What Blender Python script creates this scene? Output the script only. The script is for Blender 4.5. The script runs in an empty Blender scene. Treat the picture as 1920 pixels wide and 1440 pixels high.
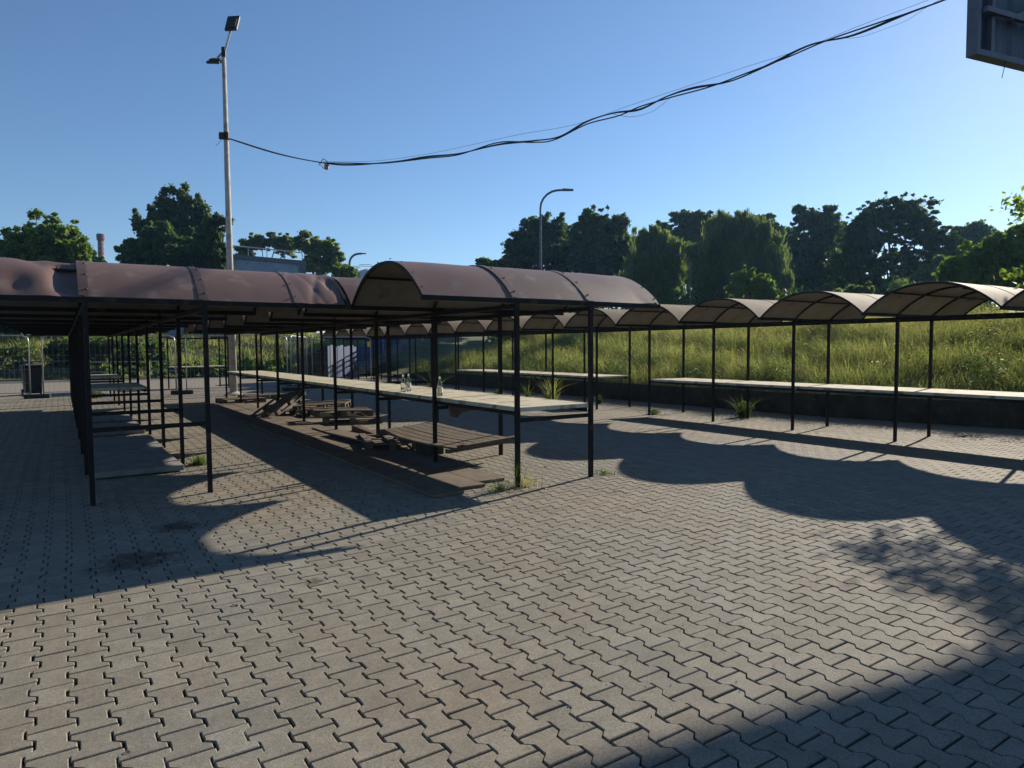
import bpy, bmesh, math, random
import numpy as np
from mathutils import Vector, Matrix

# ------------------------------------------------------------------ camera, sky, sun
S = bpy.context.scene
F_PX, PITCH, ROLL, YAW, CX, CY, CZ = 1272.4, math.radians(3.0741), math.radians(-0.4018), math.radians(33.5091), -4.1463, -6.2061, 1.55
fw = Vector((math.sin(YAW)*math.cos(PITCH), math.cos(YAW)*math.cos(PITCH), -math.sin(PITCH)))
rt = Vector((math.cos(YAW), -math.sin(YAW), 0)); up = rt.cross(fw)
c_, s_ = math.cos(ROLL), math.sin(ROLL)
RT = c_*rt + s_*up; UP = -s_*rt + c_*up; CAM = Vector((CX, CY, CZ))
cd = bpy.data.cameras.new('camera'); cam = bpy.data.objects.new('camera', cd); S.collection.objects.link(cam)
cam.matrix_world = Matrix(((RT.x, UP.x, -fw.x, CX), (RT.y, UP.y, -fw.y, CY), (RT.z, UP.z, -fw.z, CZ), (0, 0, 0, 1)))
cd.sensor_fit = 'HORIZONTAL'; cd.sensor_width = 36; cd.lens = 36*F_PX/1920; cd.clip_start = .05; cd.clip_end = 3000
S.camera = cam

SUN_EL, SUN_AZ = math.radians(23.8), math.atan2(1, .262)          # azimuth from +Y towards +X
W = bpy.data.worlds.new('World'); S.world = W; W.use_nodes = True
nt = W.node_tree; bg = nt.nodes['Background']; sky = nt.nodes.new('ShaderNodeTexSky')
sky.sky_type = 'NISHITA'; sky.sun_disc = False; sky.sun_elevation = SUN_EL; sky.sun_rotation = SUN_AZ
sky.altitude = 100; sky.air_density = 1.0; sky.dust_density = .15; sky.ozone_density = 5.0
nt.links.new(sky.outputs[0], bg.inputs[0]); bg.inputs[1].default_value = .071
sl = bpy.data.lights.new('sun', 'SUN'); sl.energy = 5; sl.angle = math.radians(.53); sl.color = (1, .9, .76)
so = bpy.data.objects.new('sun', sl); S.collection.objects.link(so)
sd = Vector((math.sin(SUN_AZ)*math.cos(SUN_EL), math.cos(SUN_AZ)*math.cos(SUN_EL), math.sin(SUN_EL)))
so.rotation_euler = (-sd).to_track_quat('-Z', 'Y').to_euler(); so.location = (20, 0, 20)
S.view_settings.view_transform = 'Standard'; S.view_settings.look = 'None'; S.view_settings.exposure = .85; S.view_settings.gamma = 1
S.render.engine = 'CYCLES'

COL = S.collection
rnd = random.Random(7)
RNG = np.random.default_rng(11)

def at(px, py, depth):                                             # a place seen at a pixel of the photo, depth metres ahead
    return CAM + (fw + RT*((px-960)/F_PX) - UP*((py-720)/F_PX))*depth

# ------------------------------------------------------------------ materials
def mat(name): m = bpy.data.materials.new(name); m.use_nodes = True; return m, m.node_tree, m.node_tree.nodes['Principled BSDF']
def lin(*c): return (*c, 1)
def surf(name, c1, c2, scale=6, rough=.8, bump=.2, bscale=60, metal=0, spec=.4, c3=None, s3=2.0, island=0, stretch=None, thr=(.35, .65), r3=(.55, .7)):
    m, t, p = mat(name); N = t.nodes; L = t.links
    tc = N.new('ShaderNodeTexCoord'); src = tc.outputs['Object']
    if stretch:
        mp = N.new('ShaderNodeMapping'); mp.inputs['Scale'].default_value = stretch; L.new(src, mp.inputs[0]); src = mp.outputs[0]
    n = N.new('ShaderNodeTexNoise'); n.inputs['Scale'].default_value = scale; n.inputs['Detail'].default_value = 8; n.inputs['Roughness'].default_value = .65; L.new(src, n.inputs[0])
    r = N.new('ShaderNodeValToRGB'); r.color_ramp.elements[0].position = thr[0]; r.color_ramp.elements[1].position = thr[1]
    r.color_ramp.elements[0].color = lin(*c1); r.color_ramp.elements[1].color = lin(*c2); L.new(n.outputs[0], r.inputs[0]); out = r.outputs[0]
    if c3:
        n3 = N.new('ShaderNodeTexNoise'); n3.inputs['Scale'].default_value = s3; n3.inputs['Detail'].default_value = 5; L.new(src, n3.inputs[0])
        r3n = N.new('ShaderNodeValToRGB'); r3n.color_ramp.elements[0].position = r3[0]; r3n.color_ramp.elements[1].position = r3[1]; L.new(n3.outputs[0], r3n.inputs[0])
        mx = N.new('ShaderNodeMixRGB'); L.new(r3n.outputs[0], mx.inputs[0]); L.new(out, mx.inputs[1]); mx.inputs[2].default_value = lin(*c3); out = mx.outputs[0]
    if island:
        g = N.new('ShaderNodeNewGeometry'); mr = N.new('ShaderNodeMapRange'); mr.inputs[3].default_value = 1-island; mr.inputs[4].default_value = 1+island
        L.new(g.outputs['Random Per Island'], mr.inputs[0]); v = N.new('ShaderNodeVectorMath'); v.operation = 'SCALE'; L.new(out, v.inputs[0]); L.new(mr.outputs[0], v.inputs['Scale']); out = v.outputs[0]
    L.new(out, p.inputs['Base Color']); p.inputs['Roughness'].default_value = rough; p.inputs['Metallic'].default_value = metal; p.inputs['Specular IOR Level'].default_value = spec
    if bump:
        nb = N.new('ShaderNodeTexNoise'); nb.inputs['Scale'].default_value = bscale; nb.inputs['Detail'].default_value = 4; L.new(src, nb.inputs[0])
        b = N.new('ShaderNodeBump'); b.inputs['Strength'].default_value = bump; b.inputs['Distance'].default_value = .01; L.new(nb.outputs[0], b.inputs['Height']); L.new(b.outputs[0], p.inputs['Normal'])
    return m
def leafmat(name, ca, cb, cc, trans=.45, scale=.5, rough=.6):
    m, t, p = mat(name); N = t.nodes; L = t.links
    g = N.new('ShaderNodeNewGeometry'); r = N.new('ShaderNodeValToRGB'); r.color_ramp.elements[0].color = lin(*ca); r.color_ramp.elements[1].color = lin(*cc); r.color_ramp.elements[1].position = 1
    e = r.color_ramp.elements.new(.5); e.color = lin(*cb)
    n = N.new('ShaderNodeTexNoise'); n.inputs['Scale'].default_value = scale; n.inputs['Detail'].default_value = 3
    tc = N.new('ShaderNodeTexCoord'); L.new(tc.outputs['Object'], n.inputs[0])
    a = N.new('ShaderNodeMath'); a.operation = 'MULTIPLY_ADD'; L.new(g.outputs['Random Per Island'], a.inputs[0]); a.inputs[1].default_value = .6
    mr = N.new('ShaderNodeMapRange'); mr.inputs[1].default_value = .35; mr.inputs[2].default_value = .65; mr.inputs[3].default_value = 0; mr.inputs[4].default_value = .4; L.new(n.outputs[0], mr.inputs[0]); L.new(mr.outputs[0], a.inputs[2])
    L.new(a.outputs[0], r.inputs[0]); L.new(r.outputs[0], p.inputs['Base Color']); p.inputs['Roughness'].default_value = .6; p.inputs['Specular IOR Level'].default_value = .3
    tr = N.new('ShaderNodeBsdfTranslucent'); v = N.new('ShaderNodeVectorMath'); v.operation = 'MULTIPLY'; v.inputs[1].default_value = (1.3, 1.35, .6); L.new(r.outputs[0], v.inputs[0]); L.new(v.outputs[0], tr.inputs[0])
    mx = N.new('ShaderNodeMixShader'); mx.inputs[0].default_value = trans; L.new(p.outputs[0], mx.inputs[1]); L.new(tr.outputs[0], mx.inputs[2]); L.new(mx.outputs[0], N['Material Output'].inputs[0])
    return m

M = {}
M['steel'] = surf('dark painted steel', (.007, .0065, .0068), (.013, .011, .0105), 14, .6, .15, 90, 0, .22, (.07, .035, .02), 9, r3=(.6, .74))
M['steel_rust'] = surf('rusty brown steel', (.03, .02, .015), (.06, .035, .022), 14, .75, .25, 90)
M['roof'] = surf('brown roof sheet', (.088, .056, .048), (.118, .078, .068), 1.4, .55, .12, 7, 0, .28, (.17, .14, .125), 4.2, r3=(.55, .72))
M['roof_left'] = surf('warm brown roof sheet', (.125, .078, .066), (.16, .104, .09), 1.4, .55, .12, 7, 0, .28, (.2, .16, .14), 4.2, r3=(.56, .74))
M['roof_strip'] = surf('seam strip of brown sheet', (.07, .045, .04), (.09, .06, .052), 3, .55, .1, 9)
M['roof_dent'] = surf('brown crumpled roof sheet', (.12, .074, .062), (.155, .1, .086), 1.2, .48, .12, 9, 0, .35, (.15, .12, .11), 4, r3=(.62, .8))
M['roof_pale'] = surf('tan roof sheet with sun tone', (.135, .1, .064), (.185, .145, .098), 1.1, .8, .12, 8, 0, .1, (.09, .062, .045), 1.7, r3=(.5, .72))  # lighter copy of the brown sheet, glancing sun put into its colour
M['under'] = surf('dull grey beige underside', (.185, .165, .13), (.25, .225, .18), 2.2, .8, .1, 20, 0, .3, (.07, .06, .05), 2.6, r3=(.6, .72))
M['under_dark'] = surf('dull grey brown underside', (.105, .1, .085), (.145, .138, .118), 2.2, .85, .1, 20, 0, .2, (.06, .052, .045), 2.6, r3=(.6, .72))
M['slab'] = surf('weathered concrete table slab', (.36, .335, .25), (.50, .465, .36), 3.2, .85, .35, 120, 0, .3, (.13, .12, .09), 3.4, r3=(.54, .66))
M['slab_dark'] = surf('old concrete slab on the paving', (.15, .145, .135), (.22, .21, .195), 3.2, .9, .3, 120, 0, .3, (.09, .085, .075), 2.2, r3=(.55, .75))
M['wood'] = surf('grey weathered wood', (.065, .05, .036), (.14, .112, .083), 3, .85, .4, 30, 0, .25, (.045, .032, .022), 1.3, island=.25, stretch=(14, 1, 14))
M['wood_x'] = surf('grey weathered wood boards', (.065, .05, .036), (.14, .112, .083), 3, .85, .4, 30, 0, .25, (.045, .032, .022), 1.3, island=.25, stretch=(1, 14, 14))
M['ply'] = surf('old brown board', (.085, .066, .048), (.135, .108, .08), 4, .88, .25, 60, 0, .25, (.07, .06, .045), 1.6, island=.15)
M['rustwood'] = surf('rusty painted boards', (.07, .036, .022), (.105, .06, .038), 4, .8, .25, 50)
M['conc'] = surf('pale concrete', (.3, .28, .25), (.42, .4, .36), 4, .85, .25, 90, 0, .3, (.18, .17, .15), 3)
M['darkconc'] = surf('dark concrete with wall shade', (.03, .028, .022), (.06, .055, .045), 3, .95, .4, 30, 0, .2)  # near-black tone carries the shade on the wall at the bank foot
M['galv'] = surf('galvanised steel', (.3, .31, .33), (.45, .46, .48), 20, .4, .05, 90, .7, .5)
M['blue'] = surf('blue painted steel', (.02, .05, .16), (.03, .07, .21), 8, .5, .05)
M['black'] = surf('black rubber', (.01, .01, .01), (.018, .018, .018), 12, .6, .1)
M['binplastic'] = surf('black plastic', (.012, .012, .014), (.02, .02, .022), 12, .45, .1)
M['white'] = surf('white render', (.7, .7, .68), (.8, .8, .78), 2, .8, 0)
M['brick_old'] = surf('sooty chimney brick', (.09, .036, .026), (.15, .065, .048), .5, .9, 0)
M['band'] = surf('worn pale band', (.12, .09, .075), (.3, .26, .23), .9, .9, 0)
M['brick'] = surf('red brick', (.2, .08, .05), (.3, .13, .08), 3, .9, .2, 10)
M['conc_worn'] = surf('worn grey steps', (.1, .1, .1), (.17, .17, .165), 4, .85, .25, 60)
M['sheet_blue'] = surf('faded blue sheet', (.035, .065, .15), (.06, .1, .2), 2, .6, .05, stretch=(8, 8, .6))
M['sheet_pale'] = surf('pale blue sheet', (.06, .085, .13), (.1, .13, .18), 2, .6, .05, stretch=(8, 8, .6))
M['soil'] = surf('earth', (.07, .055, .035), (.13, .1, .07), 2, .95, .6, 14)
M['turf'] = surf('turf', (.03, .045, .012), (.07, .09, .025), 1.2, .95, .6, 10, c3=(.1, .085, .04), s3=.5)
M['asphalt'] = surf('asphalt', (.045, .045, .046), (.07, .07, .07), 3, .95, .3, 100)
M['greyblue'] = surf('blue grey sheet cladding', (.2, .255, .34), (.27, .33, .43), 1.3, .55, .1, 3, 0, .4, (.1, .12, .15), .9)
M['frame'] = surf('grey lattice frame', (.075, .09, .125), (.11, .13, .17), 3, .5, .05)
M['board'] = surf('dark corrugated board back', (.03, .042, .07), (.045, .06, .095), 2, .5, .1, 4)
M['glassdark'] = surf('dark window glass', (.02, .025, .03), (.03, .035, .045), 2, .15, 0)
M['silo'] = surf('grey metal silo', (.25, .28, .32), (.34, .37, .42), 2, .5, 0)
M['bark'] = surf('bark', (.05, .04, .03), (.1, .08, .06), 4, .95, .5, 20)
M['lens'] = surf('lamp lens', (.5, .5, .48), (.6, .6, .57), 5, .2, 0)
M['box'] = surf('brown junction box', (.3, .16, .1), (.4, .22, .15), 8, .6, 0)
M['yellow'] = surf('yellow paint', (.7, .5, .05), (.8, .6, .1), 8, .6, 0)
M['leafA'] = leafmat('dark oak foliage', (.03, .056, .02), (.055, .095, .034), (.115, .165, .055), .5)
M['leafB'] = leafmat('bright maple foliage', (.065, .11, .024), (.115, .175, .04), (.2, .27, .07), .52)
M['leafC'] = leafmat('grey green willow foliage', (.075, .11, .045), (.115, .16, .066), (.2, .25, .11), .54)
M['leafP'] = leafmat('poplar foliage', (.045, .08, .036), (.075, .12, .05), (.12, .18, .07), .48)
M['grass'] = leafmat('tall meadow grass', (.078, .105, .042), (.148, .172, .08), (.36, .33, .22), .68, 1.1)
M['straw'] = leafmat('dry grass heads', (.22, .18, .1), (.3, .25, .14), (.36, .31, .19), .5, .8)
M['weed'] = leafmat('weed leaves', (.04, .065, .015), (.065, .1, .025), (.12, .145, .05), .48, 3)
M['bankweed'] = leafmat('dark broad leaves', (.03, .055, .018), (.05, .085, .028), (.085, .125, .045), .45, 2)
m, t, p = mat('clear bottle glass'); p.inputs['Base Color'].default_value = lin(.92, .97, .94); p.inputs['Roughness'].default_value = .03; p.inputs['Transmission Weight'].default_value = 1; p.inputs['IOR'].default_value = 1.45; M['glass'] = m
m, t, p = mat('pale drink'); p.inputs['Base Color'].default_value = lin(.85, .65, .15); p.inputs['Roughness'].default_value = .05; p.inputs['Transmission Weight'].default_value = .8; M['drink'] = m
M['label'] = surf('paper label', (.5, .47, .4), (.75, .72, .66), 60, .7, 0, thr=(.48, .52))

# paving blocks: own tint per block, speckle, pinkish and greenish drifts, stains
def paving_mat():
    m, t, p = mat('concrete paving blocks'); N = t.nodes; L = t.links
    tc = N.new('ShaderNodeTexCoord'); g = N.new('ShaderNodeNewGeometry')
    def noise(sc, d=4, r=.6):
        n = N.new('ShaderNodeTexNoise'); n.inputs['Scale'].default_value = sc; n.inputs['Detail'].default_value = d; n.inputs['Roughness'].default_value = r; L.new(tc.outputs['Object'], n.inputs[0]); return n.outputs[0]
    def ramp(src, a, b, ca, cb):
        r = N.new('ShaderNodeValToRGB'); r.color_ramp.elements[0].position = a; r.color_ramp.elements[1].position = b; r.color_ramp.elements[0].color = ca; r.color_ramp.elements[1].color = cb; L.new(src, r.inputs[0]); return r.outputs[0]
    def mix(f, a, b, mode='MIX'):
        x = N.new('ShaderNodeMixRGB'); x.blend_type = mode
        if isinstance(f, float): x.inputs[0].default_value = f
        else: L.new(f, x.inputs[0])
        L.new(a, x.inputs[1]); L.new(b, x.inputs[2]) if not isinstance(b, tuple) else setattr(x.inputs[2], 'default_value', b); return x.outputs[0]
    base = ramp(g.outputs['Random Per Island'], 0, 1, lin(.175, .162, .134), lin(.215, .200, .166))
    drift = ramp(noise(.45, 3), .42, .62, lin(0, 0, 0), lin(1, 1, 1))
    base = mix(drift, base, mix(1.0, base, lin(1.04, .965, .89), 'MULTIPLY'))
    speck = ramp(noise(230, 2, .7), .34, .66, lin(.62, .62, .62), lin(1.28, 1.27, 1.25)); base = mix(1.0, base, speck, 'MULTIPLY')
    sp2 = ramp(noise(75, 3, .7), .3, .7, lin(.80, .80, .80), lin(1.2, 1.2, 1.19)); base = mix(1.0, base, sp2, 'MULTIPLY')
    mott = ramp(noise(7, 6), .3, .7, lin(.84, .84, .83), lin(1.12, 1.12, 1.12)); base = mix(1.0, base, mott, 'MULTIPLY')
    st = ramp(noise(1.1, 6, .7), .66, .76, lin(1, 1, 1), lin(.6, .58, .56)); base = mix(1.0, base, st, 'MULTIPLY')
    for (sx, sy, sr) in ((-3.75, -.55, .42), (-3.35, .35, .28), (-2.78, -1.78, .09)):
        vd = N.new('ShaderNodeVectorMath'); vd.operation = 'DISTANCE'; L.new(tc.outputs['Object'], vd.inputs[0]); vd.inputs[1].default_value = (sx, sy, 0)
        ad = N.new('ShaderNodeMath'); ad.operation = 'MULTIPLY_ADD'; L.new(noise(9, 5, .75), ad.inputs[0]); ad.inputs[1].default_value = sr*2.4; L.new(vd.outputs['Value'], ad.inputs[2])
        base = mix(1.0, base, ramp(ad.outputs[0], sr*1.55, sr*2.0, lin(.42, .4, .38), lin(1, 1, 1)), 'MULTIPLY')
    dots = N.new('ShaderNodeTexVoronoi'); dots.inputs['Scale'].default_value = 9; L.new(tc.outputs['Object'], dots.inputs[0])
    dd = ramp(dots.outputs['Distance'], .025, .04, lin(.45, .42, .38), lin(1, 1, 1)); base = mix(1.0, base, dd, 'MULTIPLY')
    L.new(base, p.inputs['Base Color']); p.inputs['Roughness'].default_value = .9; p.inputs['Specular IOR Level'].default_value = .22
    b = N.new('ShaderNodeBump'); b.inputs['Strength'].default_value = .55; b.inputs['Distance'].default_value = .0025; L.new(noise(190, 3, .7), b.inputs['Height']); L.new(b.outputs[0], p.inputs['Normal'])
    return m
M['paving'] = paving_mat()
M['joint'] = surf('dirt in the paving joints', (.022, .019, .013), (.05, .043, .03), 5, .95, .5, 60, c3=(.05, .06, .025), s3=1.0)

# ------------------------------------------------------------------ object helpers
def tag(o, label=None, cat=None, group=None, kind=None):
    if label: o['label'] = label
    if cat: o['category'] = cat
    if group: o['group'] = group
    if kind: o['kind'] = kind
    return o
def thing(name, label, cat, loc=(0, 0, 0), rz=0, group=None):
    o = bpy.data.objects.new(name, None); COL.objects.link(o); o.location = loc; o.rotation_euler = (0, 0, rz); o.empty_display_size = .2
    return tag(o, label, cat, group)
class MB:
    def __init__(s): s.v = []; s.f = []; s.mi = []
    def add(s, vs, fs, mi=0):
        n = len(s.v); s.v += [tuple(v) for v in vs]; s.f += [tuple(i+n for i in f) for f in fs]; s.mi += [mi]*len(fs); return s
    def box(s, x0, x1, y0, y1, z0, z1, mi=0):
        return s.add([(x0, y0, z0), (x1, y0, z0), (x1, y1, z0), (x0, y1, z0), (x0, y0, z1), (x1, y0, z1), (x1, y1, z1), (x0, y1, z1)],
                     [(0, 3, 2, 1), (4, 5, 6, 7), (0, 1, 5, 4), (1, 2, 6, 5), (2, 3, 7, 6), (3, 0, 4, 7)], mi)
    def bar(s, a, b, w, h=None, mi=0, roll=0):                      # square bar from a to b
        a = Vector(a); b = Vector(b); h = h or w; d = (b-a).normalized(); r = d.cross(Vector((0, 0, 1)))
        if r.length < 1e-3: r = Vector((1, 0, 0))
        r.normalize(); u = r.cross(d)
        q = [a+r*(sx*w/2)+u*(sz*h/2) for sx, sz in ((-1, -1), (1, -1), (1, 1), (-1, 1))]
        q += [p+(b-a) for p in q]
        return s.add(q, [(0, 3, 2, 1), (4, 5, 6, 7), (0, 1, 5, 4), (1, 2, 6, 5), (2, 3, 7, 6), (3, 0, 4, 7)][::1], mi)
    def tube(s, pts, rad, n=6, mi=0, cap=True):
        pts = [Vector(p) for p in pts]; k = len(pts); rad = rad if isinstance(rad, (list, tuple)) else [rad]*k
        vs = []; pr = None
        for i, p in enumerate(pts):
            d = (pts[min(i+1, k-1)]-pts[max(i-1, 0)]).normalized()
            if pr is None: pr = d.cross(Vector((.31, .17, .93)));  pr = pr if pr.length > .05 else d.cross(Vector((1, 0, 0)))
            pr = (pr-d*pr.dot(d)).normalized(); q = d.cross(pr)
            for j in range(n): a = 2*math.pi*j/n; vs.append(p+(pr*math.cos(a)+q*math.sin(a))*rad[i])
        fs = [(i*n+j, i*n+(j+1) % n, (i+1)*n+(j+1) % n, (i+1)*n+j) for i in range(k-1) for j in range(n)]
        if cap: fs += [tuple(range(n))[::-1], tuple((k-1)*n+j for j in range(n))]
        return s.add(vs, fs, mi)
    def lathe(s, prof, n=16, c=(0, 0, 0), mi=0):
        vs = [(c[0]+r*math.cos(2*math.pi*j/n), c[1]+r*math.sin(2*math.pi*j/n), c[2]+z) for r, z in prof for j in range(n)]
        fs = [(i*n+j, i*n+(j+1) % n, (i+1)*n+(j+1) % n, (i+1)*n+j) for i in range(len(prof)-1) for j in range(n)]
        return s.add(vs, fs, mi)
    def build(s, name, m, parent=None, smooth=False, bev=0):
        me = bpy.data.meshes.new(name); me.from_pydata(s.v, [], s.f); ms = m if isinstance(m, (list, tuple)) else [m]
        for x in ms: me.materials.append(M[x] if isinstance(x, str) else x)
        if len(ms) > 1: me.polygons.foreach_set('material_index', s.mi)
        if smooth: me.polygons.foreach_set('use_smooth', [True]*len(me.polygons))
        me.update()
        if smooth == 2: me.set_sharp_from_angle(angle=math.radians(40))
        o = bpy.data.objects.new(name, me); COL.objects.link(o); o.parent = parent
        if bev: b = o.modifiers.new('bevel', 'BEVEL'); b.width = bev; b.segments = 1; b.limit_method = 'ANGLE'
        return o
def npmesh(name, co, faces, m, parent=None, nper=4, smooth=False):  # arrays: co (n,3), faces (k,nper)
    me = bpy.data.meshes.new(name); co = np.ascontiguousarray(co, dtype=np.float32); faces = np.ascontiguousarray(faces, dtype=np.int32)
    me.vertices.add(len(co)); me.vertices.foreach_set('co', co.ravel()); k = len(faces)
    me.loops.add(k*nper); me.loops.foreach_set('vertex_index', faces.ravel()); me.polygons.add(k)
    me.polygons.foreach_set('loop_start', np.arange(0, k*nper, nper, dtype=np.int32)); me.polygons.foreach_set('loop_total', np.full(k, nper, dtype=np.int32))
    me.polygons.foreach_set('use_smooth', np.zeros(k, dtype=bool)); me.materials.append(M[m]); me.update(calc_edges=True)
    o = bpy.data.objects.new(name, me); COL.objects.link(o); o.parent = parent
    return o
def dup(o, parent=None):
    c = o.copy(); COL.objects.link(c); c.parent = parent
    for ch in o.children: dup(ch, c)
    return c

# ------------------------------------------------------------------ ground
GX, GZ = [-400, 2.2, 8.2, 400], [0, 0, -.15, -.15]                     # the paving falls a little towards the bank
def bank_x(y):                                                      # foot line of the grass bank
    return float(np.interp(y, [-12, -6, -3, -.6, 1, 4.5, 9.5, 16, 25, 29], [13.9, 13.1, 12.4, 11.8, 11.4, 10.9, 10.8, 10.8, 10.9, 11.2]))
g = MB(); g.add([(-150, -60, -.35), (230, -60, -.35), (230, 230, -.35), (-150, 230, -.35)], [(0, 1, 2, 3)])
tag(g.build('ground', 'turf'), kind='structure')
def gz(x, y=0): return float(np.interp(x, GX, GZ))
g = MB(); gx = [-40, 2.2, 8.2, 14.5]; g.add([(x, y, gz(x)-.0125) for y in (-12, 23.55) for x in gx], [(i, i+1, i+5, i+4) for i in range(3)])
tag(g.build('joint_bed', 'joint'), kind='structure')
PX_, PY_ = .1462, .209
def pave(name, x0, x1, y0, y1, full=True):
    out = np.array([(.0850, .1000), (.0850, .0660), (.0525, .0390), (.0525, -.0390), (.0850, -.0660), (.0850, -.1000)]); out = np.vstack([out, -out])[::-1]
    xs = np.arange(math.floor(x0/PX_), math.ceil(x1/PX_)); ys = np.arange(math.floor(y0/PY_), math.ceil(y1/PY_))
    I, J = np.meshgrid(xs, ys, indexing='ij'); I = I.ravel(); J = J.ravel()
    cx = I*PX_+.012; cy = J*PY_+np.where(I % 2 == 0, 0, PY_/2)+.02
    cy = cy+.012*np.sin(cx*1.7)+.006*np.sin(cy*2.3+cx); cx = cx+.010*np.sin(cy*.9)+.004*np.sin(cy*3.1+1)   # rows run a little uneven
    keep = cx < np.interp(cy, [-12, -6, -3, -.6, 1, 4.5, 9.5, 16, 25, 29], [13.9, 13.1, 12.4, 11.8, 11.4, 10.9, 10.8, 10.8, 10.9, 11.2]); cx = cx[keep]; cy = cy[keep]; n = len(cx)
    jx = RNG.normal(0, .0011, n); jy = RNG.normal(0, .0012, n); rz = RNG.normal(0, .007, n); tx = RNG.normal(0, .0035, n); ty = RNG.normal(0, .0035, n)
    hz = RNG.normal(0, .0007, n)+.006*np.sin(cx*.8+1.3)*np.sin(cy*.55)
    inn = out-np.sign(out)*np.array([.0042, .0034])
    rings = [(inn, 0.), (out, -.0036), (out, -.0160)]
    vs = []
    for o, z in rings:
        x = o[None, :, 0]; y = o[None, :, 1]; c = np.cos(rz)[:, None]; s = np.sin(rz)[:, None]
        X = x*c-y*s; Y = x*s+y*c; Z = z+hz[:, None]+np.interp(cx, GX, GZ)[:, None]+X*tx[:, None]+Y*ty[:, None]
        vs.append(np.stack([X+(cx+jx)[:, None], Y+(cy+jy)[:, None], Z], -1))
    co = np.concatenate(vs, 1).reshape(-1, 3)                       # n x 36
    k = 12; q = []
    top = [(11, 0, 1, 10), (10, 1, 2, 9), (9, 2, 3, 8), (8, 3, 4, 7), (7, 4, 5, 6)]
    q += top
    for r in range(2):
        for j in range(k): a = r*k+j; b = r*k+(j+1) % k; q.append((a, a+k, b+k, b))
    q = np.array(q); fc = (q[None]+(np.arange(n)*36)[:, None, None]).reshape(-1, 4)
    e1 = co[fc[0, 1]]-co[fc[0, 0]]; e2 = co[fc[0, 2]]-co[fc[0, 0]]
    if np.cross(e1, e2)[2] < 0: fc = fc[:, ::-1]
    return tag(npmesh(name, co, fc, 'paving'), kind='structure')
pave('paving', -9.5, 13.8, -7.5, 23.5)
# far strip of paving and road
g = MB(); g.add([(-40, -12, -.003), (-9.55, -12, -.003), (-9.55, 34, -.003), (-40, 34, -.008)], [(0, 1, 2, 3)]); tag(g.build('paving_beyond', 'paving'), kind='structure')
g = MB(); g.add([(-9.5, 23.6, -.006), (11.0, 23.6, -.006), (10.0, 32.5, -.006), (-9.5, 36, -.006)], [(0, 1, 2, 3)]); tag(g.build('paving_far', 'paving'), kind='structure')

# ------------------------------------------------------------------ market stalls
ORD = ['first', 'second', 'third', 'fourth', 'fifth', 'sixth', 'seventh', 'eighth', 'ninth', 'tenth', 'eleventh', 'twelfth', 'thirteenth', 'fourteenth', 'fifteenth', 'sixteenth', 'seventeenth', 'eighteenth']
def arch(u, h, ex=2.3): return h*(1-abs(u)**ex)                     # u in -1..1
def sheet(x0, x1, b, zv, h, nx=8, ny=22, dent=None, sag=0, curl=0, gap=.012):
    mb = MB(); top = []; th = .006
    for i in range(nx+1):
        for j in range(ny+1):
            u = -1+2*j/ny; x = x0+(x1-x0)*i/nx; y = b/2+u*(b/2-.004); z = zv+arch(u, h)
            if dent: dx, dy, dz = dent(i/nx, u); x += dx; y += dy; z += dz
            z += gap
            top.append((x, y, z))
    n = len(top); bot = [(x, y, z-th) for x, y, z in top]; J = ny+1
    fs = []; fb = []; fe = []
    for i in range(nx):
        for j in range(ny):
            a = i*J+j; fs.append((a, a+J, a+J+1, a+1)); fb.append((n+a, n+a+1, n+a+J+1, n+a+J))
    for i in range(nx):
        a = i*J; fe += [(a, n+a, n+a+J, a+J)]; a += ny; fe += [(a, a+J, n+a+J, n+a)]
    for j in range(ny):
        a = j; fe += [(a, a+1, n+a+1, n+a)]; a = nx*J+j; fe += [(a, n+a, n+a+1, a+1)]
    mb.add(top+bot, fs, 0); mb.f += fb; mb.mi += [1]*len(fb); mb.f += fe; mb.mi += [1]*len(fe)
    return mb
def rib(x, b, zv, h, w=.035, n=18):
    mb = MB(); pr = []
    for j in range(n+1):
        u = -1+2*j/n; pr.append((b/2+u*b/2, zv+arch(u, h)))
    vs = []
    for y, z in pr:
        for sx in (-w/2, w/2):
            for dz in (0, -w): vs.append((x+sx, y, z+dz))
    fs = []
    for j in range(n):
        a = j*4; c = a+4; fs += [(a, a+2, c+2, c), (a+1, c+1, c+3, a+3), (a, c, c+1, a+1), (a+2, a+3, c+3, c+2)]
    return mb.add(vs, fs)
def bolts(x, b, zv, h):                                             # sheet screws along a seam
    mb = MB()
    for u in (-.93, -.72, -.45, -.15, .15, .45, .72, .93):
        y = b/2+u*b/2; z = zv+arch(u, h)+.018; mb.lathe([(0, .012), (.009, .008), (.012, 0)], 6, (x, y, z))
    return mb
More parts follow.
